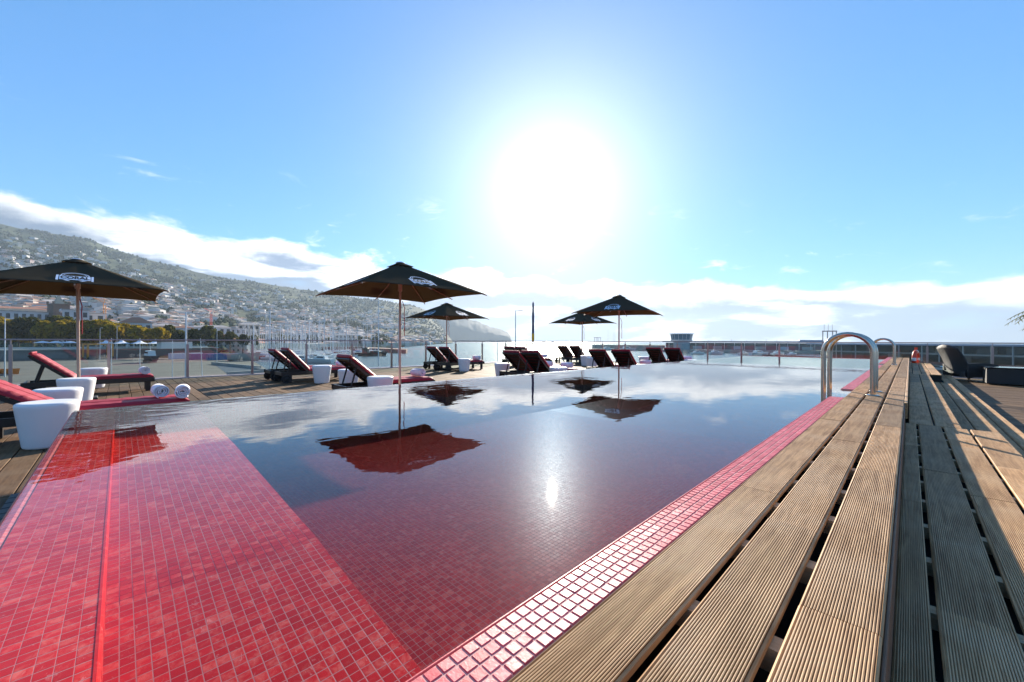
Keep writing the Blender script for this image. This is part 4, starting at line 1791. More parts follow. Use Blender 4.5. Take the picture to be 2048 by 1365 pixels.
HMESH = []
hr = random.Random(5)
for k in range(12):
    w_, l_, h_, rh = hr.uniform(4, 6.5), hr.uniform(5, 8.5), hr.uniform(4.5, 8.5), hr.uniform(0.8, 2.2)
    wi, ri = hr.choice([0, 0, 0, 1, 1, 2]), hr.choice([0, 0, 1, 2])
    vs, fw, fr = house_geo(w_, l_, h_, rh, False)
    mb = MB()
    mb.add(vs[:8], fw)
    mb.m = 1
    mb.add(vs, [tuple(dict.fromkeys(f)) for f in fr])
    mb.m = 2
    for fl in range(int(h_ // 2.9)):
        z0 = 0.9 + fl * 2.9
        for s in (-1, 1):
            for x in (-0.55, 0.0, 0.55):
                xx = x * w_
                f = (0, 1, 2, 3) if s < 0 else (3, 2, 1, 0)
                mb.add([(xx - 0.55, s * (l_ + 0.05), z0), (xx + 0.55, s * (l_ + 0.05), z0), (xx + 0.55, s * (l_ + 0.05), z0 + 1.35), (xx - 0.55, s * (l_ + 0.05), z0 + 1.35)], [f])
                yy = x * l_
                f = (3, 2, 1, 0) if s < 0 else (0, 1, 2, 3)
                mb.add([(s * (w_ + 0.05), yy - 0.55, z0), (s * (w_ + 0.05), yy + 0.55, z0), (s * (w_ + 0.05), yy + 0.55, z0 + 1.35), (s * (w_ + 0.05), yy - 0.55, z0 + 1.35)], [f])
    me = bpy.data.meshes.new('town_house')
    me.from_pydata(mb.v, [], mb.f)
    for mm_ in (WALLS[wi], ROOFS[ri], WIN):
        me.materials.append(mm_)
    me.polygons.foreach_set('material_index', mb.mi)
    me.update()
    HMESH.append((me, ['white', 'cream', 'pink'][wi], ['terracotta', 'pale', 'brown'][ri]))
HV, HF, HMI = [], [], []
off = 0
for i in range(len(hp)):
    p = at(hp[i], hd[i])
    rz = hr.choice([0, math.pi / 2]) + hr.gauss(0.5, 0.35)
    if i in single:
        me, cw, cr = HMESH[hr.randrange(12)]
        o = link('town_house', me)
        sc_ = hr.uniform(0.8, 1.2)
        o.location = (p.x, p.y, hz[i] - 0.6)
        o.rotation_euler = (0, 0, rz)
        o.scale = (sc_, sc_, sc_)
        tag(o, f'small {cw} house with {cr} roof in the town on the lower slope', 'house', f'{cw} houses with {cr} roofs on the lower slope')
        continue
    w_, l_, h_, rh = hr.uniform(4, 8), hr.uniform(5, 11), hr.uniform(4.5, 9), hr.uniform(0.6, 2.4)
    vs, fw, fr = house_geo(w_, l_, h_, rh, False)
    c, s = math.cos(rz), math.sin(rz)
    HV += [(p.x + c * x - s * y, p.y + s * x + c * y, hz[i] - 0.6 + z) for x, y, z in vs]
    wi, ri = hr.choice([0, 0, 0, 0, 1, 1, 2, 3]), 4 + hr.choice([0, 1, 1, 2])
    for f in fw:
        HF.append([q + off for q in f])
        HMI.append(wi)
    for f in fr:
        f2 = tuple(dict.fromkeys(f))
        HF.append([q + off for q in f2])
        HMI.append(ri)
    off += 14
me = bpy.data.meshes.new('distant_houses')
me.from_pydata(HV, [], HF)
for mm_ in HM:
    me.materials.append(mm_)
me.polygons.foreach_set('material_index', HMI)
me.update()
tag(link('distant_houses', me), 'far pale houses of the town scattered up the hillside', 'houses', kind='stuff')

# woods and garden trees on the slope, too far to tell apart
N = 26000
tp = nrng.uniform(-300, 893, N)
ts = nrng.uniform(0.02, 1.0, N)
dn = fbm(tp / 30.0 + 60, ts * 16.0, 411)
keep = nrng.random(N) < np.clip((dn - 0.40) * 5, 0.10, 1)
tp, ts = tp[keep], ts[keep]
td, tz = slope_h(tp, ts)
ta = (tp - 1024) / FPX * td
n = len(tp)
size = nrng.uniform(2.2, 5.5, n) * (0.75 + 0.5 * ts)
octa = np.array([(1, 0, 0), (0, 1, 0), (-1, 0, 0), (0, -1, 0), (0, 0, 1.15), (0.1, 0.1, -0.8)], dtype=np.float32)
P = octa[None] * size[:, None, None] * nrng.uniform(0.65, 1.35, (n, 6, 1))
an = nrng.uniform(0, 6.28, n)
ca, sa = np.cos(an)[:, None], np.sin(an)[:, None]
X = P[:, :, 0] * ca - P[:, :, 1] * sa + (ta * CT - td * ST)[:, None]
Y = P[:, :, 0] * sa + P[:, :, 1] * ca + (ta * ST + td * CT)[:, None]
Zz = P[:, :, 2] + (tz + size * 0.5)[:, None]
F0 = np.array([(0, 1, 4), (1, 2, 4), (2, 3, 4), (3, 0, 4), (1, 0, 5), (2, 1, 5), (3, 2, 5), (0, 3, 5)], dtype=np.int32)
F = (F0[None] + (np.arange(n) * 6)[:, None, None]).reshape(-1, 3)
MT['far_green'] = mat('far foliage', (0.026, 0.040, 0.014), 0.9, rand=0.5, island=True, spec=0.1)
tag(np_mesh('hillside_woods', np.stack([X, Y, Zz], -1).reshape(-1, 3), F, MT['far_green']), 'dark green woods and garden trees over the hillside', 'woods', kind='stuff')

# ------------------------------------------------------------------ promenade trees
def leaf_mat(name, c1, c2):
    m = bpy.data.materials.new(name)
    m.use_nodes = True
    t = NT(m.node_tree)
    t.n.clear()
    out = t.new('ShaderNodeOutputMaterial')
    d = t.new('ShaderNodeBsdfDiffuse')
    tl = t.new('ShaderNodeBsdfTranslucent')
    ge = t.new('ShaderNodeNewGeometry')
    oi = t.new('ShaderNodeObjectInfo')
    cl = t.noise(ge.outputs['Position'], 0.33, 3, 0.6)
    c = t.mix(t.math('MULTIPLY_ADD', t.smooth(cl, 0.38, 0.62), 0.75, t.math('MULTIPLY', ge.outputs['Random Per Island'], 0.25)), c1, c2)  # lit and shaded clumps painted into the leaf colour by noise
    k = t.math('MULTIPLY_ADD', oi.outputs['Random'], 0.5, 0.75)
    sc = t.new('ShaderNodeVectorMath', operation='SCALE')
    t.l.new(c, sc.inputs[0])
    t.l.new(k, sc.inputs['Scale'])
    t.l.new(sc.outputs[0], d.inputs[0])
    t.l.new(sc.outputs[0], tl.inputs[0])
    mx = t.new('ShaderNodeMixShader')
    mx.inputs[0].default_value = 0.45
    t.l.new(d.outputs[0], mx.inputs[1])
    t.l.new(tl.outputs[0], mx.inputs[2])
    t.l.new(mx.outputs[0], out.inputs[0])
    return m


LEAF = [leaf_mat('yellowing leaves', (0.10, 0.085, 0.008), (0.40, 0.27, 0.015)), leaf_mat('dark green leaves', (0.030, 0.042, 0.010), (0.12, 0.115, 0.022))]  # first one carries the yellow of sunlit crowns in its colour
BARK = mat('bark', (0.09, 0.065, 0.045), 0.9, var=0.3, scale=3)


def crown_mesh(seed, rad, hgt, nl, leaf=0.55):
    r = np.random.default_rng(seed)
    lobes = []
    for k in range(9):
        a = r.uniform(0, 6.28)
        rr = r.uniform(0.25, 0.72) * rad
        lobes.append((rr * math.cos(a), rr * math.sin(a), r.uniform(-0.30, 0.32) * hgt, r.uniform(0.34, 0.52) * rad))
    lobes.append((0, 0, 0.3 * hgt, 0.5 * rad))
    L = np.array(lobes)
    pick = r.integers(0, len(L), nl)
    dirs = r.normal(size=(nl, 3))
    dirs /= np.linalg.norm(dirs, axis=1)[:, None]
    rad_ = L[pick, 3] * r.uniform(0.55, 1.05, nl) ** 0.5
    C = L[pick, :3] + dirs * rad_[:, None] * np.array([1, 1, 0.85])
    u = r.normal(size=(nl, 3))
    u /= np.linalg.norm(u, axis=1)[:, None]
    v = np.cross(u, r.normal(size=(nl, 3)))
    v /= np.linalg.norm(v, axis=1)[:, None]
    s = (leaf * r.uniform(0.6, 1.4, nl))[:, None]
    V = np.stack([C - u * s - v * s * 0.6, C + u * s - v * s * 0.6, C + u * s * 0.8 + v * s * 0.6, C - u * s * 0.8 + v * s * 0.6], 1).reshape(-1, 3)
    F = np.arange(nl * 4).reshape(-1, 4)
    return V, F


def trunk_mb(h, r0, seed, spread):
    rr = random.Random(seed)
    mb = MB()
    mb.tube([(0, 0, -0.3), (0.05 * h * rr.uniform(-1, 1), 0, h * 0.45), (0, 0.03 * h, h * 0.8)], [r0, r0 * 0.7, r0 * 0.35], 8)
    for k in range(6):
        a = rr.uniform(0, 6.28)
        z = h * rr.uniform(0.35, 0.6)
        l = spread * rr.uniform(0.45, 0.8)
        mb.tube([(0, 0, z), (l * 0.5 * math.cos(a), l * 0.5 * math.sin(a), z + h * 0.13), (l * math.cos(a), l * math.sin(a), z + h * 0.3)], [r0 * 0.45, r0 * 0.3, r0 * 0.1], 6)
    return mb


protos = []
for k in range(4):
    V, F = crown_mesh(100 + k, 7.0, 9.5, 2600)
    co = np_mesh('crown', V, F, LEAF[0] if k < 2 else LEAF[1])
    tb_ = trunk_mb(13, 0.45, k, 6).build('trunk', BARK)
    protos.append((co.data, tb_.data))
    bpy.data.objects.remove(co)
    bpy.data.objects.remove(tb_)
TREES = []
for px, ytop, d, kind in [(-95, 628, 205, 0), (-48, 630, 200, 1), (-8, 629, 204, 0), (18, 637, 196, 1), (40, 634, 205, 0), (66, 634, 198, 2), (90, 640, 194, 0), (112, 633, 212, 2),
                          (130, 640, 200, 1), (148, 641, 196, 0), (172, 644, 200, 1), (196, 642, 203, 0), (208, 634, 216, 3), (228, 648, 198, 1), (250, 650, 202, 0),
                          (272, 652, 200, 1), (296, 654, 204, 0), (318, 657, 200, 1), (338, 650, 226, 3), (362, 655, 230, 2), (388, 652, 232, 3), (412, 655, 236, 2),
                          (438, 662, 244, 3), (462, 660, 250, 2), (486, 664, 262, 3), (508, 666, 270, 2)]:
    zt = CAMZ + (hor(px) - ytop) / FPX * d
    TREES.append((px, zt + rng.uniform(-2.0, 0.8), d, kind))
names = ['sunlit yellow', 'sunlit yellow', 'dark green', 'dark green']
ORD = ['first', 'second', 'third', 'fourth', 'fifth', 'sixth', 'seventh', 'eighth', 'ninth', 'tenth', 'eleventh', 'twelfth', 'thirteenth', 'fourteenth', 'fifteenth', 'sixteenth']
cnt = {}
for k, (px, zt, d, kind) in enumerate(TREES):
    p = at(px, d)
    H = zt - Z_QUAY
    root = empty('promenade_tree', (p.x, p.y, Z_QUAY), k * 1.3)
    if px >= 0:
        cnt[names[kind]] = cnt.get(names[kind], -1) + 1
        lb = f'{names[kind]} promenade tree, {ORD[cnt[names[kind]]]} {names[kind]} one from the left edge'
    else:
        lb = f'{names[kind]} promenade tree beyond the left edge of the view'
    tag(root, lb, 'tree', f'{names[kind]} promenade trees')
    s = H / 17.5
    tr = link('trunk', protos[kind][1], root)
    tr.scale = (s, s, s)
    cr = link('crown', protos[kind][0], root)
    cr.location = (0, 0, 12.2 * s)
    cw_ = rng.uniform(0.72, 0.95)
    cr.scale = (s * cw_, s * cw_, s)
# small trees on the far waterfront behind the masts
V, F = crown_mesh(140, 5.2, 6.5, 900, 0.6)
co = np_mesh('crown', V, F, LEAF[1])
tb_ = trunk_mb(8, 0.3, 9, 4).build('trunk', BARK)
cme, tme = co.data, tb_.data
bpy.data.objects.remove(co)
bpy.data.objects.remove(tb_)
for k in range(34):
    px = 500 + k * 8.2 + rng.uniform(-3, 3)
    d, z = slope_h(np.array([px]), np.array([0.008 + 0.012 * rng.random()]))
    p = at(px, float(d[0]))
    root = empty('waterfront_tree', (p.x, p.y, float(z[0])), k)
    tag(root, 'small dark tree on the far waterfront behind the yacht masts', 'tree', 'far waterfront trees')
    s = rng.uniform(0.8, 1.25)
    link('trunk', tme, root).scale = (s, s, s)
    cr = link('crown', cme, root)
    cr.location = (0, 0, 7.2 * s)
    cr.scale = (s, s, s)

# ------------------------------------------------------------------ larger buildings
def facing(px, d):
    """angle that turns a local -Y front towards the eye"""
    p = at(px, d)
    return math.atan2(p.y, p.x) - math.pi / 2


ROOFM = {'terracotta': ROOFS[0], 'flat': MT['concrete'], 'pale': ROOFS[1], 'brown': ROOFS[2]}


def building(px, d, wd, dp, z0, ytop, label, wall, roof='flat', floors=3, name='building', bays=None, turn=0.0, rh=2.0, cat='building'):
    p = at(px, d)
    h = CAMZ + (hor(px) - ytop) / FPX * d - z0
    root = empty(name, (p.x, p.y, z0), facing(px, d) + turn)
    tag(root, label, cat)
    mb = MB()
    mb.box(-wd / 2, wd / 2, -dp / 2, dp / 2, -3, h)
    mb.build('wall', wall, root)
    mb = MB()
    if roof == 'flat':
        mb.box(-wd / 2 - 0.4, wd / 2 + 0.4, -dp / 2 - 0.4, dp / 2 + 0.4, h + 0.002, h + 0.5)
    else:
        k = 0.5
        a, b = wd / 2 + k, dp / 2 + k
        rl = max(0.5, a - b)
        mb.add([(-a, -b, h + 0.002), (a, -b, h + 0.002), (a, b, h + 0.002), (-a, b, h + 0.002), (-rl, 0, h + rh), (rl, 0, h + rh)],
               [(3, 2, 1, 0), (0, 1, 5, 4), (1, 2, 5), (2, 3, 4, 5), (3, 0, 4)])
    mb.build('roof', ROOFM[roof], root)
    bays = bays or max(2, int(wd / 4))
    fh = h / floors
    wme = None
    for f in range(floors):
        for b in range(bays):
            x = -wd / 2 + (b + 0.5) * wd / bays
            if wme is None:
                mb = MB()
                ww = wd / bays * 0.5
                mb.box(-ww / 2, ww / 2, -0.06, 0.05, 0, fh * 0.5)
                wo = mb.build('window', WIN, root)
                wme = wo.data
            else:
                wo = link('window', wme, root)
            wo.location = (x, -dp / 2, f * fh + fh * 0.28)
    return root


building(40, 300, 52, 14, -6, 624, 'long white modern building with dark window band behind the trees', WALLS[0], 'flat', 4, bays=14)
building(30, 330, 40, 16, -4, 618, 'building with red tiled roof at the left edge above the trees', WALLS[1], 'terracotta', 4)
building(152, 285, 13, 12, -6, 621, 'small white block right of the stone church tower', WALLS[0], 'flat', 4)
building(190, 300, 11, 10, -6, 628, 'white block behind the left umbrella pole', WALLS[0], 'flat', 4)
building(272, 270, 16, 12, -6, 646, 'white gabled building with brown roof above the yellow trees', WALLS[0], 'terracotta', 3, rh=4)
building(330, 300, 15, 12, -6, 652, 'cream building between two clumps of trees', WALLS[1], 'pale', 3)
building(366, 285, 11, 11, -6, 656, 'white building between the dark green trees', WALLS[0], 'terracotta', 3)
building(425, 340, 26, 12, -6, 655, 'white terraced building below the red crane', WALLS[0], 'pale', 3)
building(460, 350, 24, 12, -6, 657, 'long white block right of the red crane', WALLS[0], 'flat', 3)
building(498, 400, 18, 12, -6, 650, 'cream block above the yacht masts', WALLS[1], 'pale', 4)
building(585, 420, 25, 12, -6, 668, 'white waterfront hotel with open terraces behind the masts', WALLS[0], 'flat', 3)
building(625, 440, 20, 12, -6, 667, 'white flat waterfront block near the middle railing post', WALLS[0], 'flat', 3)
building(690, 470, 22, 12, -6, 670, 'cream waterfront block left of the central umbrella pole', WALLS[1], 'pale', 3)

# church tower
p = at(117, 310)
ch = empty('church_tower', (p.x, p.y, -6), facing(117, 310) + R(20))
tag(ch, 'brown stone church tower with pointed spire above the trees', 'tower')
STONE = mat('brown stone', (0.16, 0.115, 0.085), 0.9, var=0.2, scale=0.5)
mb = MB()
mb.box(-4.6, 4.6, -4.6, 4.6, -3, 34)
mb.build('shaft', STONE, ch)
mb = MB()
mb.box(-4.9, 4.9, -4.9, 4.9, 34.003, 34.8)
for s in (-1, 1):
    for q in (-1, 1):
        mb.box(s * 4.4 - 0.5, s * 4.4 + 0.5, q * 4.4 - 0.5, q * 4.4 + 0.5, 34.803, 36.6)
mb.build('parapet', STONE, ch)
mb = MB()
mb.add([(-2.5, -2.5, 34.81), (2.5, -2.5, 34.81), (2.5, 2.5, 34.81), (-2.5, 2.5, 34.81), (0, 0, 43.0)], [(0, 1, 4), (1, 2, 4), (2, 3, 4), (3, 0, 4), (3, 2, 1, 0)])
mb.build('spire', mat('sunlit spire stone', (0.42, 0.36, 0.26), 0.8, var=0.2, scale=1), ch)  # paler than the shaft: sunlight on the stone is put into the colour
mb = MB()
mb.lathe([(0, -0.05), (1.6, -0.05), (1.6, 0.05), (0, 0.05)], 20, Matrix.Translation((0, -4.66, 29.5)) @ Matrix.Rotation(R(90), 4, 'X'))
mb.build('clock_face', WALLS[0], ch)

# tower cranes
def crane(px, d, ztop, color, label, jib=16, jrot=0.0, jibz=0.0):
    p = at(px, d)
    g = float(slope_h(np.array([px]), np.array([0.05]))[1][0])
    root = empty('tower_crane', (p.x, p.y, -6), facing(px, d) + jrot)
    tag(root, label, 'crane')
    H = ztop + 6
    mb = MB()
    a = 0.9
    for s in (-1, 1):
        for q in (-1, 1):
            mb.tube([(s * a, q * a, -2), (s * a, q * a, H)], 0.16, 4)
    z, k = 0, 0
    while z < H - 2:
        for s in (-1, 1):
            e = a if k % 2 else -a
            mb.tube([(e, s * a, z), (-e, s * a, z + 2)], 0.10, 4, caps=False)
            mb.tube([(s * a, e, z), (s * a, -e, z + 2)], 0.10, 4, caps=False)
        z += 2
        k += 1
    mb.build('mast', color, root)
    mb = MB()
    mb.box(-0.9, 0.9, -1.9, -0.95, H - 2.4, H - 0.2, bev=0.15)
    mb.build('cab', WALLS[0], root)
    mb = MB()
    e = Vector((-jib, 0, H + jibz))
    for (y, dz) in ((-0.6, 0), (0.6, 0), (0, 1.2)):
        mb.tube([(0, y, H + dz), (e.x, y, e.z + dz * 0.4)], 0.14, 4)
    for i in range(int(jib // 2)):
        u = i / (jib / 2)
        mb.tube([(-jib * u, 0.6 if i % 2 else -0.6, H + jibz * u), (-jib * (u + 2 / jib), 0, H + 1.2 + jibz * u)], 0.08, 4, caps=False)
    mb.tube([(0, 0, H), (0, 0, H + 4.5)], 0.2, 4)
    mb.tube([(0, 0, H + 4.5), (e.x * 0.7, 0, H + jibz * 0.7 + 1)], 0.07, 4)
    mb.tube([(0, 0, H + 4.5), (5, 0, H + 0.2)], 0.07, 4)
    mb.box(0, 5.5, -0.6, 0.6, H - 0.1, H + 0.15)
    mb.build('jib', color, root)
    mb = MB()
    mb.box(3.8, 5.4, -0.7, 0.7, H - 1.6, H - 0.102)
    mb.build('counterweight', MT['concrete'], root)


ORANGE = mat('crane orange', (0.62, 0.25, 0.03), 0.6)
REDC = mat('crane red', (0.60, 0.06, 0.06), 0.6)
crane(209, 420, 40, ORANGE, 'orange tower crane right of the left umbrella pole', 9, 0.2, 5)
crane(175, 400, 24, mat('crane yellow', (0.62, 0.34, 0.03), 0.6), 'yellow tower crane just right of the left umbrella pole', 17, 0.1, 1)
crane(422, 520, 38, REDC, 'thin red tower crane above the white terraced buildings', 8, 0.5, 4)

# ------------------------------------------------------------------ boat yard
def wall_box(root, name, m_, x0, x1, y0, y1, z0, z1, bev=0.0):
    mb = MB()
    mb.box(x0, x1, y0, y1, z0, z1, bev=bev)
    return mb.build(name, m_, root)


pw = at(225, 186)
wh = empty('warehouse', (pw.x, pw.y, Z_QUAY), facing(225, 186) * 0.35 + 0.35 * TH + R(8))
tag(wh, 'long low grey boat shed with pale doors in the yard', 'shed')
GREYW = mat('shed wall', (0.12, 0.12, 0.125), 0.8, var=0.15, scale=0.3)
PALE_DOOR = mat('shed door pale', (0.50, 0.55, 0.62), 0.6)
REDDOOR = mat('shed door red', (0.25, 0.06, 0.07), 0.6)
wall_box(wh, 'wall', GREYW, -42, 36, -4, 4, 0, 4.1)
wall_box(wh, 'roof_slab', MT['concrete'], -43, 37, -6.2, 5, 4.103, 4.6)
wall_box(wh, 'parapet', WALLS[3], -42.6, 36.6, -6.1, -5.8, 4.603, 5.3)
for k in range(13):
    x = -39 + k * 5.8
    wall_box(wh, 'door', [PALE_DOOR, PALE_DOOR, REDDOOR, GREYW][k % 4], x, x + 4.2, -4.08, -4.003, 0.02, 3.3)
for k in range(14):
    mb = MB()
    mb.tube([(-41 + k * 5.8, -5.9, 0), (-41 + k * 5.8, -5.9, 4.1)], 0.12, 6)
    mb.build('column', MT['white_paint'], wh)
# shop on its roof with round emblem
sp = empty('roof_kiosk', at(350, 184, Z_QUAY + 4.61), wh.rotation_euler.z)
tag(sp, 'white kiosk with round yellow and red emblem on the shed roof', 'kiosk')
wall_box(sp, 'wall', WALLS[0], -6, 6, -2, 2, 0, 3.2)
wall_box(sp, 'roof', MT['under'], -6.8, 7.2, -2.8, 2.4, 3.203, 3.9)
mb = MB()
mb.lathe([(0, 0.0), (1.25, 0.0), (1.25, 0.05), (0, 0.05)], 24, Matrix.Translation((0.3, -2.01, 1.6)) @ Matrix.Rotation(R(90), 4, 'X'))
em = mb.build('emblem', mat('emblem red brown', (0.35, 0.10, 0.02), 0.6), sp)
mb = MB()
mb.box(-0.85, 0.85, -0.03, 0.0, -0.35, 0.35)
mb.build('emblem_letters', mat('emblem yellow', (0.75, 0.48, 0.03), 0.6), em, Matrix.Translation((0.3, -2.065, 1.6)))
# peaked tents
TENT = mat('white tent cloth', (0.80, 0.80, 0.82), 0.7)
for k, (px, lb) in enumerate(((212, 'leftmost small white peaked tent on the shed terrace'), (243, 'second white peaked tent from the left, on the shed terrace'),
                              (279, 'third white peaked tent from the left, on the shed terrace'), (311, 'rightmost white peaked tent, beside the roof kiosk'))):
    tn = empty('peaked_tent', at(px, 188, Z_QUAY + 4.61), wh.rotation_euler.z)
    tag(tn, lb, 'tent', 'white peaked tents')
    w2 = 2.6 if k == 0 else 3.4
    mb = MB()
    mb.smooth = True
    prof = [(0.06, 4.4), (0.25, 3.9), (0.7, 3.2), (1.4, 2.65), (2.3, 2.35), (3.4, 2.2)]
    vs, fs = [], []
    for (r, z) in prof:
        r = r * w2 / 3.4
        vs += [(-r, -r, z), (r, -r, z), (r, r, z), (-r, r, z)]
    for i in range(5):
        for q in range(4):
            fs.append((i * 4 + q, i * 4 + 4 + q, i * 4 + 4 + (q + 1) % 4, i * 4 + (q + 1) % 4))
    mb.add(vs, fs)
    mb.smooth = False
    mb.build('canopy', TENT, tn)
    for s in (-1, 1):
        for q in (-1, 1):
            mb = MB()
            mb.tube([(s * w2, q * w2, 0), (s * w2, q * w2, 2.2)], 0.06, 6)
            mb.build('leg', MT['white_paint'], tn)
# flat café parasols further left
for k, px in enumerate((86, 112, 140)):
    cf = empty('cafe_parasol', at(px, 186, Z_QUAY + 4.61))
    tag(cf, 'pale round cafe parasol on the shed terrace below the trees', 'parasol', 'pale cafe parasols')
    mb = MB()
    mb.lathe([(0.05, 3.3), (1.6, 2.9), (3.0, 2.4), (3.0, 2.34), (0.0, 2.8)], 8)
    mb.build('canopy', TENT, cf)
    mb = MB()
    mb.tube([(0, 0, 0), (0, 0, 3.2)], 0.05, 6)
    mb.build('pole', MT['white_paint'], cf)


def container(px, d, rz, z, colr, label):
    root = empty('shipping_container', at(px, d, z), rz)
    tag(root, label, 'container', 'containers in the boat yard')
    m_ = mat('container paint', colr, 0.5, var=0.15, scale=0.6)
    mb = MB()
    L, W2, Hh = 12.2, 1.22, 2.6
    n = 48
    prof = []
    for i in range(n + 1):
        x = -L / 2 + L * i / n
        prof.append((x, 0.0 if (i // 2) % 2 else 0.06))
    for s in (-1, 1):
        vs = []
        for x, o in prof:
            vs += [(x, s * (W2 - o), 0.1), (x, s * (W2 - o), Hh - 0.1)]
        mb.add(vs, [((2 * i, 2 * i + 2, 2 * i + 3, 2 * i + 1) if s < 0 else (2 * i + 1, 2 * i + 3, 2 * i + 2, 2 * i)) for i in range(n)])
    mb.build('side', m_, root)
    mb = MB()
    mb.box(-L / 2, L / 2, -W2, W2, Hh - 0.098, Hh)
    mb.box(-L / 2, L / 2, -W2, W2, 0, 0.098)
    for s in (-1, 1):
        mb.box(s * L / 2 - 0.06, s * L / 2 + 0.06, -W2 - 0.01, W2 + 0.01, -0.0, Hh + 0.01)
    mb.build('frame', m_, root)
    return root


crz = wh.rotation_euler.z
container(412, 176, crz, Z_QUAY, (0.26, 0.12, 0.26), 'purple shipping container in the boat yard')
container(447, 174, crz - 0.1, Z_QUAY, (0.07, 0.14, 0.30), 'blue shipping container in the boat yard')
container(372, 182, crz, Z_QUAY, (0.66, 0.66, 0.68), 'white shipping container beside the purple one')

# orange boat hoist
bh = empty('boat_hoist', at(196, 176, Z_QUAY), crz)
tag(bh, 'orange steel boat hoist frame in front of the shed', 'hoist')
for s in (-1, 1):
    for q in (-1, 1):
        wall_box(bh, 'leg', ORANGE, s * 4.0 - 0.3, s * 4.0 + 0.3, q * 2.5 - 0.3, q * 2.5 + 0.3, 0.3, 6.2)
        mb = MB()
        mb.lathe([(0, -0.2), (0.55, -0.2), (0.6, 0), (0.55, 0.2), (0, 0.2)], 14, Matrix.Translation((s * 4.0, q * 2.5, 0.6)) @ Matrix.Rotation(R(90), 4, 'Y'))
        mb.build('wheel', MT['rubber'], bh)
for q in (-1, 1):
    wall_box(bh, 'beam', ORANGE, -4.3, 4.3, q * 2.5 - 0.25, q * 2.5 + 0.25, 6.203, 6.9)


# ------------------------------------------------------------------ boats
def hull_mb(L, B, H, stern=0.8, flare=1.0):
    mb = MB()
    mb.smooth = True
    n, k = 12, 6
    vs, fs = [], []
    for i in range(n + 1):
        u = i / n
        x = -L / 2 + L * u
        half = B / 2 * (stern + (1 - stern) * math.sin(min(1, u * 2.2) * math.pi / 2)) * (1 - max(0, (u - 0.5) / 0.5) ** 2.2)
        sheer = H * (1 + 0.22 * u * u)
        for j in range(k + 1):
            v = -1 + 2 * j / k
            w = abs(v)
            vs.append((x + 0.06 * L * u * (w ** 2) * (1 if u > 0.8 else 0.3), half * math.copysign(w ** 0.6, v) if v else 0.0, -0.35 * H + (sheer + 0.35 * H) * w ** 1.8))
    for i in range(n):
        for j in range(k):
            p = i * (k + 1) + j
            fs.append((p, p + 1, p + k + 2, p + k + 1))
    mb.add(vs, fs)
    mb.smooth = False
    mb.add(vs[:k + 1], [tuple(range(k + 1))])
    dk = []
    for i in range(n + 1):
        a, b = vs[i * (k + 1)], vs[i * (k + 1) + k]
        dk += [(a[0], a[1] * 0.98, a[2] - 0.06), (b[0], b[1] * 0.98, b[2] - 0.06)]
    mb.add(dk, [(2 * i, 2 * i + 2, 2 * i + 3, 2 * i + 1)[::-1] for i in range(n)])
    return mb


WHULL = mat('white hull', (0.78, 0.78, 0.77), 0.35)
DGLASS = mat('dark boat glass', (0.02, 0.025, 0.03), 0.15)
ALU = mat('mast aluminium', (0.72, 0.72, 0.72), 0.5)
BLUEC = mat('blue canvas', (0.03, 0.09, 0.30), 0.8)
REDH = mat('dark red hull', (0.26, 0.04, 0.05), 0.45)
DARKH = mat('dark hull', (0.03, 0.03, 0.035), 0.5)


def sailboat(hullm, sailm, L=11, mast=15):
    root = empty('sailing_yacht', (0, 0, 0))
    hull_mb(L, L * 0.3, 1.25).build('hull', hullm, root)
    mb = MB()
    mb.add([(-1.5, -1.1, 1.2), (2.6, -0.7, 1.3), (2.6, 0.7, 1.3), (-1.5, 1.1, 1.2), (-1.3, -0.9, 1.8), (1.9, -0.5, 1.75), (1.9, 0.5, 1.75), (-1.3, 0.9, 1.8)],
           [(4, 5, 6, 7), (0, 1, 5, 4), (1, 2, 6, 5), (2, 3, 7, 6), (3, 0, 4, 7)])
    mb.build('cabin', WHULL, root)
    mb = MB()
    mb.tube([(0.9, 0, 1.2), (0.9, 0, 1.2 + mast)], [0.20, 0.15], 6)
    for z in (0.45, 0.75):
        mb.tube([(0.9, -0.9, 1.2 + mast * z), (0.9, 0.9, 1.2 + mast * z)], 0.035, 5)
    mb.tube([(0.9, 0, 1.2 + mast), (L * 0.52, 0, 1.5)], 0.035, 4)
    mb.tube([(0.9, 0, 1.2 + mast), (-L * 0.49, 0, 1.3)], 0.035, 4)
    mb.build('mast', ALU, root)
    mb = MB()
    mb.tube([(0.8, 0, 2.5), (-L * 0.38, 0, 2.4)], [0.20, 0.13], 8)
    mb.build('furled_sail', sailm, root)
    return root


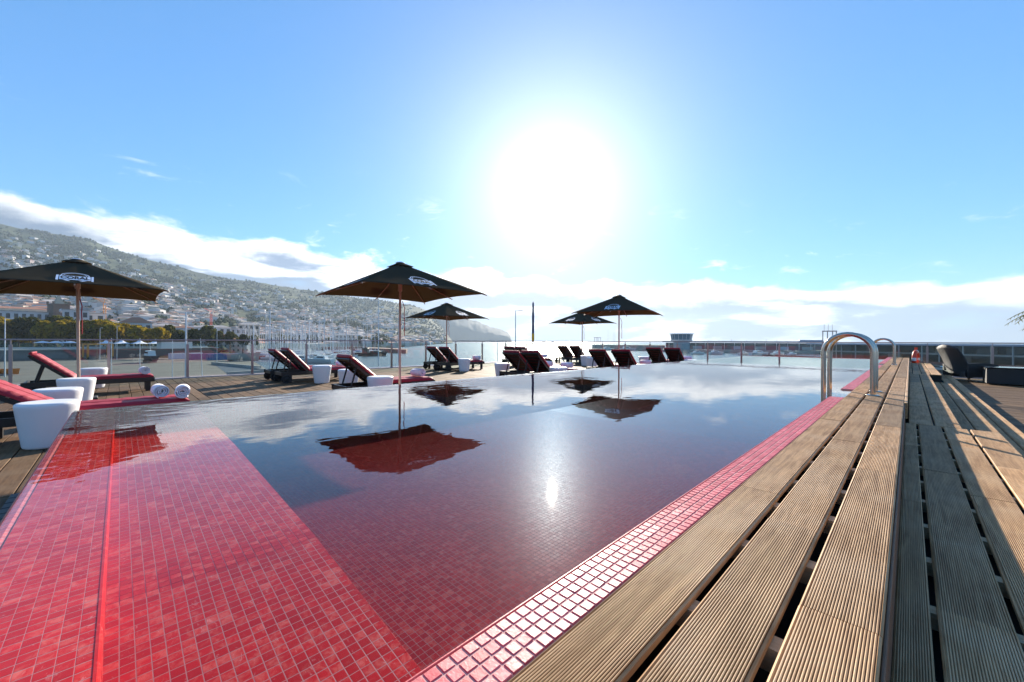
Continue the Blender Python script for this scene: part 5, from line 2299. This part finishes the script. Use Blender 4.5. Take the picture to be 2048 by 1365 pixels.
def motorboat(hullm, L=11):
    root = empty('motor_yacht', (0, 0, 0))
    k = L / 11
    hull_mb(L, L * 0.33, 1.5 * k, 0.9).build('hull', hullm, root)
    mb = MB()
    b = 1.25 * k
    vs = [(-3 * k, -b, 1.45 * k), (2.6 * k, -b * 0.7, 1.55 * k), (2.6 * k, b * 0.7, 1.55 * k), (-3 * k, b, 1.45 * k),
          (-2.6 * k, -b * 0.9, 2.7 * k), (0.7 * k, -b * 0.75, 2.75 * k), (0.7 * k, b * 0.75, 2.75 * k), (-2.6 * k, b * 0.9, 2.7 * k)]
    mb.add(vs, [(4, 5, 6, 7), (0, 1, 5, 4), (1, 2, 6, 5), (2, 3, 7, 6), (3, 0, 4, 7)])
    mb.build('cabin', WHULL, root)
    mb = MB()
    mb.add([(0.85 * k, -b * 0.72, 2.55 * k), (2.2 * k, -b * 0.68, 1.8 * k), (2.2 * k, b * 0.68, 1.8 * k), (0.85 * k, b * 0.72, 2.55 * k)], [(0, 1, 2, 3)])
    for s in (-1, 1):
        y = s * b * 0.98
        f = (0, 1, 2, 3) if s < 0 else (3, 2, 1, 0)
        mb.add([(-2.2 * k, s * b * 0.99, 2.0 * k), (0.8 * k, s * b * 0.86, 2.05 * k), (0.5 * k, s * b * 0.83, 2.5 * k), (-2.1 * k, s * b * 0.95, 2.45 * k)], [f])
    mb.build('windscreen', DGLASS, root)
    mb = MB()
    mb.tube([(-1.2 * k, -b * 0.7, 2.7 * k), (-1.5 * k, -b * 0.6, 3.5 * k), (-1.5 * k, b * 0.6, 3.5 * k), (-1.2 * k, b * 0.7, 2.7 * k)], 0.06, 6)
    mb.tube([(-1.5 * k, 0, 3.5 * k), (-1.5 * k, 0, 4.6 * k)], 0.03, 5)
    mb.build('radar_arch', MT['white_paint'], root)
    return root


br_ = random.Random(21)
sp_ = [sailboat(WHULL, BLUEC, 11, 16.5), sailboat(WHULL, TENT, 12, 19), sailboat(REDH, TENT, 10, 15.5)]
desc = ['white sailing yacht with blue sail cover moored in the marina', 'white sailing yacht with white furled sail moored in the marina',
        'dark red sailing yacht moored in the marina']
first = [True] * 3
for k in range(108):
    row = k % 6
    d = [235, 262, 290, 318, 346, 372][row] + br_.uniform(-5, 5)
    px = (470 if row > 1 else 500) + (k // 6) * 16.5 + br_.uniform(-7, 7)
    if d < 300 and px > 690:
        px -= 150
    kind = br_.choice([0, 0, 1, 1, 1, 2])
    o = sp_[kind] if first[kind] else copy_tree(sp_[kind])
    first[kind] = False
    o.location = at(px, d, Z_SEA + 0.05)
    o.rotation_euler = (0, br_.uniform(-0.02, 0.02), TH + R(25) + br_.choice([0, math.pi]) + br_.gauss(0, 0.08))
    s = br_.uniform(0.85, 1.3)
    o.scale = (s, s, s * br_.uniform(0.9, 1.15))
    tag(o, desc[kind], 'yacht', ['blue cover yachts', 'white sail yachts', 'red yachts'][kind])
mt0 = motorboat(WHULL)
MBT = [(604, 200, 1.2, 2.9), (640, 196, 1.25, 3.0), (676, 205, 1.1, 2.8), (588, 222, 1.0, 3.1), (632, 236, 1.0, 2.7), (660, 246, 1.0, 0.2), (560, 214, 0.9, 3.0), (696, 240, 0.9, 0.1),
       (1395, 345, 1.2, 0.3), (1432, 350, 1.3, 0.2), (1488, 340, 1.1, 0.4), (1518, 330, 1.5, 0.2), (1556, 335, 1.2, 0.3), (1585, 330, 1.0, 0.5), (1255, 480, 1.8, 0.1), (1215, 490, 1.5, 0.2)]
for k, (px, d, s, rz) in enumerate(MBT):
    o = mt0 if k == 0 else copy_tree(mt0)
    o.location = at(px, d, Z_SEA + 0.05)
    o.rotation_euler = (0, 0, TH + rz)
    o.scale = (s, s, s)
    if px < 900:
        tag(o, 'white motor yacht moored on the near side of the marina', 'yacht', 'white motor yachts by the boat yard')
    else:
        tag(o, 'white motor boat moored below the long terminal building', 'boat', 'motor boats by the terminal')
# blue canopied tour boat, dark work barge
tbt = empty('tour_boat', at(690, 262, Z_SEA), TH + R(12))
tag(tbt, 'white tour boat with bright blue canopy in the marina', 'boat')
hull_mb(15, 4.2, 1.4, 0.9).build('hull', WHULL, tbt)
wall_box(tbt, 'canopy', mat('bright blue canopy', (0.05, 0.36, 0.60), 0.6), -5.5, 3.5, -1.8, 1.8, 4.0, 4.25, bev=0.08)
for s in (-1, 1):
    for x in (-5, -2, 1, 3.2):
        mb = MB()
        mb.tube([(x, s * 1.6, 1.2), (x, s * 1.6, 4.0)], 0.07, 6)
        mb.build('canopy_post', MT['white_paint'], tbt)
bg = empty('work_barge', at(742, 290, Z_SEA), TH + R(-5))
tag(bg, 'dark work barge with black wheelhouse lying in the harbour', 'boat')
hull_mb(22, 6.5, 2.2, 0.95).build('hull', mat('barge hull', (0.07, 0.03, 0.03), 0.6), bg)
wall_box(bg, 'wheelhouse', DARKH, -6, -2, -1.6, 1.6, 2.0, 5.6, bev=0.15)
wall_box(bg, 'deck_load', mat('rubber fender', (0.025, 0.022, 0.02), 0.8), 0, 7, -2.4, 2.4, 2.0, 3.6, bev=0.6)
mb = MB()
mb.tube([(-4, 0, 5.6), (-4, 0, 8.5)], 0.15, 6)
mb.build('funnel', DARKH, bg)
# pilot boat ashore on a cradle
pb = empty('pilot_boat', at(299, 150, Z_QUAY + 1.0), TH + R(150))
tag(pb, 'white cabin pilot boat with dark hull standing ashore in the yard', 'boat')
hull_mb(9.5, 3.2, 1.6, 0.9).build('hull', DARKH, pb)
mb = MB()
mb.add([(-2.4, -1.2, 1.5), (1.8, -1.1, 1.6), (1.8, 1.1, 1.6), (-2.4, 1.2, 1.5), (-2.2, -1.0, 3.5), (0.9, -0.9, 3.55), (0.9, 0.9, 3.55), (-2.2, 1.0, 3.5)],
       [(4, 5, 6, 7), (0, 1, 5, 4), (1, 2, 6, 5), (2, 3, 7, 6), (3, 0, 4, 7)])
mb.build('wheelhouse', WHULL, pb)
for s in (-1, 1):
    for x in (-1.9, -0.9, 0.1):
        wall_box(pb, 'window', DGLASS, x, x + 0.7, s * 1.12 - 0.05, s * 1.12 + 0.05, 2.5, 3.1)
mb = MB()
mb.tube([(-0.8, 0, 3.5), (-0.8, 0, 5.2)], 0.06, 6)
mb.tube([(-0.8, -0.5, 4.6), (-0.8, 0.5, 4.6)], 0.05, 6)
mb.build('antenna', MT['white_paint'], pb)
for x in (-2.5, 2.0):
    wall_box(pb, 'cradle', MT['rail'], x - 0.2, x + 0.2, -1.3, 1.3, -1.0, -0.1)
# grey hull stored ashore, orange rescue boat
gb = empty('stored_hull', at(487, 166, Z_QUAY + 0.7), TH + R(20))
tag(gb, 'pale grey boat hull stored ashore beside the blue container', 'boat')
hull_mb(11, 3.4, 2.2, 0.9).build('hull', mat('primer grey hull', (0.42, 0.40, 0.36), 0.7), gb)
wall_box(gb, 'cradle', MT['rail'], -3, 3, -0.9, 0.9, -0.7, -0.45)
ob = empty('rescue_boat', at(14, 96, Z_QUAY + 0.5), TH + R(5))
tag(ob, 'orange open rescue boat on the quay at the left edge', 'boat')
hull_mb(5.2, 1.9, 0.9, 0.9).build('hull', mat('rescue orange', (0.75, 0.20, 0.02), 0.5), ob)
wall_box(ob, 'stand', MT['rail'], -1.5, 1.5, -0.6, 0.6, -0.5, -0.25)

# ------------------------------------------------------------------ piers and right-hand harbour
def pier(name, label, pts, z1, m_, cat='pier'):
    P = [at(*p) for p in pts]
    c = sum(P, Vector()) / len(P)
    mb = MB()
    prism(mb, [q - c for q in P], Z_SEA - 2, z1)
    o = mb.build(name, m_)
    o.location = (c.x, c.y, 0)
    tag(o, label, cat)
    return o


pier('harbour_pier', 'short reddish pier reaching into the harbour left of the central pole', [(738, 470), (735, 400), (812, 345), (815, 372)], -6.6, MT['redwall'])
pier('harbour_pier', 'long red brown quay wall behind the yacht masts', [(540, 398), (735, 420), (735, 432), (540, 408)], -5.6, MT['redwall'])
pier('breakwater', 'grey concrete breakwater head right of the sun glitter', [(1184, 560), (1190, 520), (1330, 470), (1330, 540)], -3.2, MT['concrete'], 'breakwater')
pier('terminal_quay', 'concrete quay under the long terminal building', [(1330, 520), (1325, 425), (1640, 380), (1700, 260), (1790, 180), (2600, 90), (2600, 400), (1640, 560)], -7.2, MT['concrete'], 'quay')

tm = empty('terminal_building', at(1480, 430, -7.2), facing(1480, 430))
tag(tm, 'long low terminal building with pale roof across the harbour', 'building')
TW_ = 150
TGL = mat('terminal glass', (0.05, 0.08, 0.10), 0.2)
MAUVE = mat('terminal mauve panels', (0.20, 0.10, 0.13), 0.7, var=0.1, scale=0.2)
ROOFB = mat('terminal roof', (0.30, 0.36, 0.43), 0.5)
wall_box(tm, 'wall', MAUVE, -TW_ / 2, TW_ / 2, -8, 8, 0, 7.2)
wall_box(tm, 'roof', ROOFB, -TW_ / 2 - 3, TW_ / 2 + 3, -12, 10, 7.9, 9.2)
wall_box(tm, 'window_band', TGL, -TW_ / 2 + 1, TW_ / 2 - 1, -8.1, 7.8, 4.2, 7.1)
for k in range(16):
    mb = MB()
    x = -TW_ / 2 + 4 + k * 9.4
    mb.tube([(x, -11, 0), (x, -11, 7.9)], 0.22, 6)
    mb.build('column', MT['white_paint'], tm)
for k in range(7):
    x = -66 + k * 20
    wall_box(tm, 'panel', [WALLS[3], PALE_DOOR][k % 2], x, x + 9, -8.14, -8.05, 0.4, 3.6)
wall_box(tm, 'roof_unit', ROOFB, 52, 71, -5, 5, 9.203, 10.6, bev=0.5)
for k, x in enumerate((-30, -20, -8, 6, 24, 33)):
    mb = MB()
    mb.tube([(x, -6, 9.2), (x, -6, 10.4 + k % 3 * 0.5)], 0.15, 5)
    mb.build('vent', MT['rail'], tm)
tw = empty('control_tower', at(1363, 432, -7.2), facing(1363, 432) + R(6))
tag(tw, 'blue glazed port control tower with wide upper floor', 'tower')
BLUEW = mat('blue grey cladding', (0.20, 0.30, 0.36), 0.5)
BGL = mat('blue glass', (0.06, 0.15, 0.20), 0.12)
mb = MB()
mb.lathe([(0, 0), (8.2, 0), (8.2, 9.2), (0, 9.2)], 8)
mb.smooth = False
mb.sm = [False] * len(mb.sm)
mb.build('shaft', BLUEW, tw)
mb = MB()
mb.lathe([(0, 9.203), (10.6, 9.203), (11.4, 10.4), (0, 10.4)], 8)
mb.sm = [False] * len(mb.sm)
mb.build('lower_rim', MT['white_paint'], tw)
mb = MB()
mb.lathe([(0, 10.403), (10.2, 10.403), (11.2, 16.4), (0, 16.4)], 8)
mb.sm = [False] * len(mb.sm)
mb.build('glazing', BGL, tw)
mb = MB()
mb.lathe([(0, 16.403), (12.6, 16.403), (12.6, 17.3), (0, 17.3)], 8)
mb.sm = [False] * len(mb.sm)
mb.build('roof', MT['white_paint'], tw)
for k in range(16):
    a_ = k * math.pi / 8
    rr_ = 10.65 if k % 2 == 0 else 9.9
    mb = MB()
    mb.tube([(math.cos(a_) * (rr_ - 0.2), math.sin(a_) * (rr_ - 0.2), 10.4), (math.cos(a_) * (rr_ + 0.75), math.sin(a_) * (rr_ + 0.75), 16.4)], 0.14, 5)
    mb.build('mullion', MT['white_paint'], tw)
mb = MB()
mb.tube([(-2, 0, 17.3), (0.5, 0, 20), (3, 0, 17.3)], 0.12, 5)
mb.tube([(0.5, 0, 17.3), (0.5, 0, 21)], 0.1, 5)
mb.build('antenna', MT['white_paint'], tw)
# steel portal with three rods behind the near ladder
po_ = empty('steel_portal', at(1659, 150, -7.2), facing(1659, 150))
tag(po_, 'steel portal frame with three thin rods above the far railing', 'portal')
for x in (-2.0, 2.0, -0.6, 0.9):
    wall_box(po_, 'column', MT['rail'], x - 0.15, x + 0.15, -0.15, 0.15, 0, 12.4)
wall_box(po_, 'beam', MT['rail'], -2.25, 2.25, -0.2, 0.2, 12.403, 12.8)
for x in (-1.6, -0.4, 0.8):
    mb = MB()
    mb.tube([(x, 0, 12.8), (x, 0, 15.2)], 0.06, 5)
    mb.build('rod', MT['rail'], po_)

# covered quay gallery on the right
pa, pb_ = at(1640, 210), at(2500, 95)
dv = pb_ - pa
ga = empty('quay_gallery', (pa.x, pa.y, -7.2), math.atan2(dv.y, dv.x))
tag(ga, 'long covered quay gallery with pale flat roof on the right', 'building')
GL = dv.length
wall_box(ga, 'roof', ROOFB, -4, GL, -4, 9, 7.2, 7.9)
wall_box(ga, 'upper_floor', MT['concrete'], -4, GL, -3, 9, 3.6, 4.1)
wall_box(ga, 'back_wall', mat('gallery wall', (0.10, 0.11, 0.11), 0.7, var=0.3, scale=0.15), -4, GL, 8.5, 9, 0, 7.197)
wall_box(ga, 'low_wall', MT['redwall'], -30, GL, -9, -8.5, 0, 1.0)
k = 0
x = 0.0
while x < GL:
    wall_box(ga, 'column', WALLS[3], x, x + 0.3, -3.4, -3.02, 0, 7.197)
    wall_box(ga, 'bay_front', [TGL, WALLS[3], TGL, MAUVE, GREYW][k % 5], x + 0.8, x + 6.4, 2, 2.2, 0.0 if k % 2 else 4.13, 3.4 if k % 2 else 6.6)
    x += rng.uniform(5.5, 9.5)
    k += rng.choice((1, 2, 3))
CARC = [(0.75, 0.75, 0.75), (0.05, 0.05, 0.06), (0.4, 0.41, 0.43), (0.35, 0.03, 0.03), (0.7, 0.7, 0.72)]
CARN = ['white', 'black', 'silver', 'dark red', 'pale grey']


def car(loc, rz, c, label):
    root = empty('parked_car', loc, rz)
    tag(root, label, 'car', 'cars parked on the quay')
    mb = MB()
    prof = [(-2.1, 0.3), (-2.15, 0.75), (-1.9, 0.95), (-1.45, 1.0), (-0.95, 1.42), (0.35, 1.46), (1.1, 1.02), (1.9, 0.88), (2.15, 0.65), (2.1, 0.3)]
    n = len(prof)
    vs = [(x, -0.85, z) for x, z in prof] + [(x, 0.85, z) for x, z in prof]
    mb.add(vs, [tuple(range(n))[::-1], tuple(range(n, 2 * n))] + [(i, (i + 1) % n, n + (i + 1) % n, n + i) for i in range(n)])
    mb.build('body', mat('car paint', c, 0.3, coat=0.6), root)
    mb = MB()
    for s in (-1, 1):
        y = s * 0.856
        mb.add([(-1.25, y, 1.0), (0.95, y, 1.0), (0.3, y, 1.38), (-0.9, y, 1.34)], [(0, 1, 2, 3) if s < 0 else (3, 2, 1, 0)])
    mb.build('window', DGLASS, root)
    for x in (-1.3, 1.35):
        for s in (-1, 1):
            mb = MB()
            mb.lathe([(0, -0.11), (0.28, -0.11), (0.32, -0.05), (0.32, 0.05), (0.28, 0.11), (0, 0.11)], 14, Matrix.Translation((x, s * 0.8, 0.32)) @ Matrix.Rotation(R(90), 4, 'X'))
            mb.build('wheel', MT['rubber'], root)


for k, (px, d) in enumerate(((1708, 150), (1775, 136), (1880, 118), (1962, 110), (2010, 105))):
    car(at(px, d, -7.2), ga.rotation_euler.z + (0.1 * (k % 3)), CARC[k], f'{CARN[k]} car parked on the quay beyond the right railing')

# ------------------------------------------------------------------ lamp posts and yard poles
GALV = mat('galvanised pole', (0.66, 0.68, 0.70), 0.4, metal=0.2)


def lamp(px, ytop, d, label, arm=0.0, both=False, r=0.10, z0=Z_QUAY, name='lamp_post', lean=0.0, head=True, cat='lamp post'):
    zt = CAMZ + (hor(px) - ytop) / FPX * d
    p = at(px, d)
    root = empty(name, (p.x, p.y, z0), TH)
    tag(root, label, cat)
    h = zt - z0
    mb = MB()
    mb.tube([(0, 0, 0), (lean * 0.5, 0, h / 2), (lean, 0, h)], [r, r * 0.8, r * 0.55], 10)
    mb.build('pole', GALV, root)
    if head:
        for s in ([-1, 1] if both else [1 if arm > 0 else -1]):
            L = abs(arm)
            mb = MB()
            mb.tube([(lean, 0, h - 0.12), (lean + s * L, 0, h)], r * 0.4, 6)
            am = mb.build('arm', GALV, root)
            mb = MB()
            mb.box(min(s * L, s * (L + 0.7)) + lean, max(s * L, s * (L + 0.7)) + lean, -0.14, 0.14, h - 0.04, h + 0.09, bev=0.02)
            mb.build('lamp_head', GALV, am)
    return root


lamp(10, 637, 90, 'tall grey lamp post at the left edge with short arm', 1.0, r=0.13)
lamp(757, 601, 95, 'tall lamp post with arm to the left, left of the central umbrella pole', -1.4, r=0.14)
lamp(797, 632, 150, 'shorter lamp post just left of the central umbrella pole', -1.2, r=0.12)
lamp(1031, 621, 70, 'lamp post with short arm to the right, left of the furled flag', 0.6, r=0.12)
lamp(995, 683, 60, 'low double headed lamp left of the furled flag', 0.35, True, 0.06, Z_SEA)
lamp(1096, 684, 60, 'low double headed lamp right of the furled flag', 0.35, True, 0.06, Z_SEA)
lamp(434, 655, 150, 'thin lamp post in front of the dark green trees', -0.8, r=0.10)
lamp(200, 656, 170, 'thin lamp post before the yellow trees, right of the left umbrella pole', 0.4, r=0.10)
lamp(234, 652, 170, 'second thin lamp post before the yellow trees', 0.3, r=0.10)
lamp(372, 624, 62, 'thick white tapered mast rising in the boat yard', r=0.17, name='yard_mast', head=False, cat='mast')
lamp(540, 622, 85, 'tall white mast between the marina lounger pair and the yard', r=0.18, name='yard_mast', head=False, cat='mast')
lamp(345, 678, 55, 'thin white pole left of the thick tapered mast', r=0.06, name='yard_pole', head=False, cat='pole')
lamp(408, 677, 55, 'thin leaning white pole right of the thick tapered mast', r=0.06, name='yard_pole', lean=-0.5, head=False, cat='pole')
lamp(280, 677, 60, 'thin white pole in front of the pilot boat', r=0.06, name='yard_pole', head=False, cat='pole')
lamp(223, 676, 60, 'thin white pole right of the orange boat hoist', r=0.06, name='yard_pole', head=False, cat='pole')
lamp(662, 640, 250, 'tall thin yacht mast standing alone over the marina', r=0.12, z0=Z_SEA, name='lone_mast', head=False, cat='mast')
lamp(1228, 657, 480, 'left thin light mast on the breakwater', 0.5, r=0.18, z0=-3.2)
lamp(1216, 660, 490, 'right thin light mast on the breakwater', 0.5, r=0.18, z0=-3.2)
bh2 = empty('beacon_frame', at(1195, 522, -3.2))
tag(bh2, 'small steel beacon frame on the breakwater head', 'beacon')
for s in (-1, 1):
    for q in (-1, 1):
        mb = MB()
        mb.tube([(s * 3, q * 3, 0), (s * 2.6, q * 2.6, 9)], 0.3, 5)
        mb.build('leg', MT['rail'], bh2)
wall_box(bh2, 'platform', MT['rail'], -3.4, 3.4, -3.4, 3.4, 9.003, 9.6)

# ------------------------------------------------------------------ palm at the right edge
pp = at(2142, 15.0)
pl = empty('palm_tree', (pp.x, pp.y, -7.2))
tag(pl, 'palm tree outside the railing, its frond tips at the right edge', 'palm')
mb = MB()
mb.tube([(0.3, 0, 0), (0.1, 0, 4), (0, 0, 9.6)], [0.28, 0.22, 0.18], 12)
mb.build('trunk', BARK, pl)
FR = leaf_mat('palm frond', (0.10, 0.11, 0.03), (0.22, 0.20, 0.06))
for k in range(17):
    a_ = k * 2.4
    el = 0.2 + 0.9 * ((k * 0.37) % 1)
    L = 1.75
    mb = MB()
    pts = []
    for i in range(9):
        u = i / 8
        pts.append(Vector((math.cos(a_) * L * u * math.cos(el * (1 - u * 0.3)), math.sin(a_) * L * u * math.cos(el * (1 - u * 0.3)), 9.6 + L * (math.sin(el) * u - 0.75 * u * u))))
    mb.tube(pts, [0.03 - 0.0028 * i for i in range(9)], 5)
    for i in range(1, 9):
        for s in (-1, 1):
            for h_ in (0.0, 0.5):
                p0 = pts[i - 1].lerp(pts[i], h_)
                t_ = (pts[i] - pts[i - 1]).normalized()
                sd_ = t_.cross(Vector((0, 0, 1))).normalized() * s
                ll = 0.55 * math.sin(math.pi * (0.15 + 0.8 * i / 9))
                e_ = p0 + (t_ * 0.6 + sd_ + Vector((0, 0, -0.35))).normalized() * ll
                wv_ = t_ * 0.022
                mb.add([tuple(p0 - wv_), tuple(p0 + wv_), tuple(e_)], [(0, 1, 2)])
    mb.build('frond', FR, pl)

# ------------------------------------------------------------------ hotel under the deck
mb = MB()
mb.box(-15.6, 8.2, -5.8, 20.3, Z_SEA - 1, -0.355)
tag(mb.build('hotel_podium', MT['concrete']), kind='structure')

# ------------------------------------------------------------------ haze over harbour and island
hb = MB()
S = 9400
hb.box(-S, S, -S, S, -16, 570)
hm = bpy.data.materials.new('sea haze')
hm.use_nodes = True
t = NT(hm.node_tree)
t.n.clear()
out = t.new('ShaderNodeOutputMaterial')
pv = t.new('ShaderNodeVolumePrincipled')
pv.inputs['Color'].default_value = (0.70, 0.86, 1.0, 1)
pv.inputs['Density'].default_value = 0.000105
pv.inputs['Anisotropy'].default_value = 0.15
t.l.new(pv.outputs[0], out.inputs['Volume'])
tag(hb.build('haze', hm), 'pale sea haze over harbour and island', 'haze', kind='stuff')
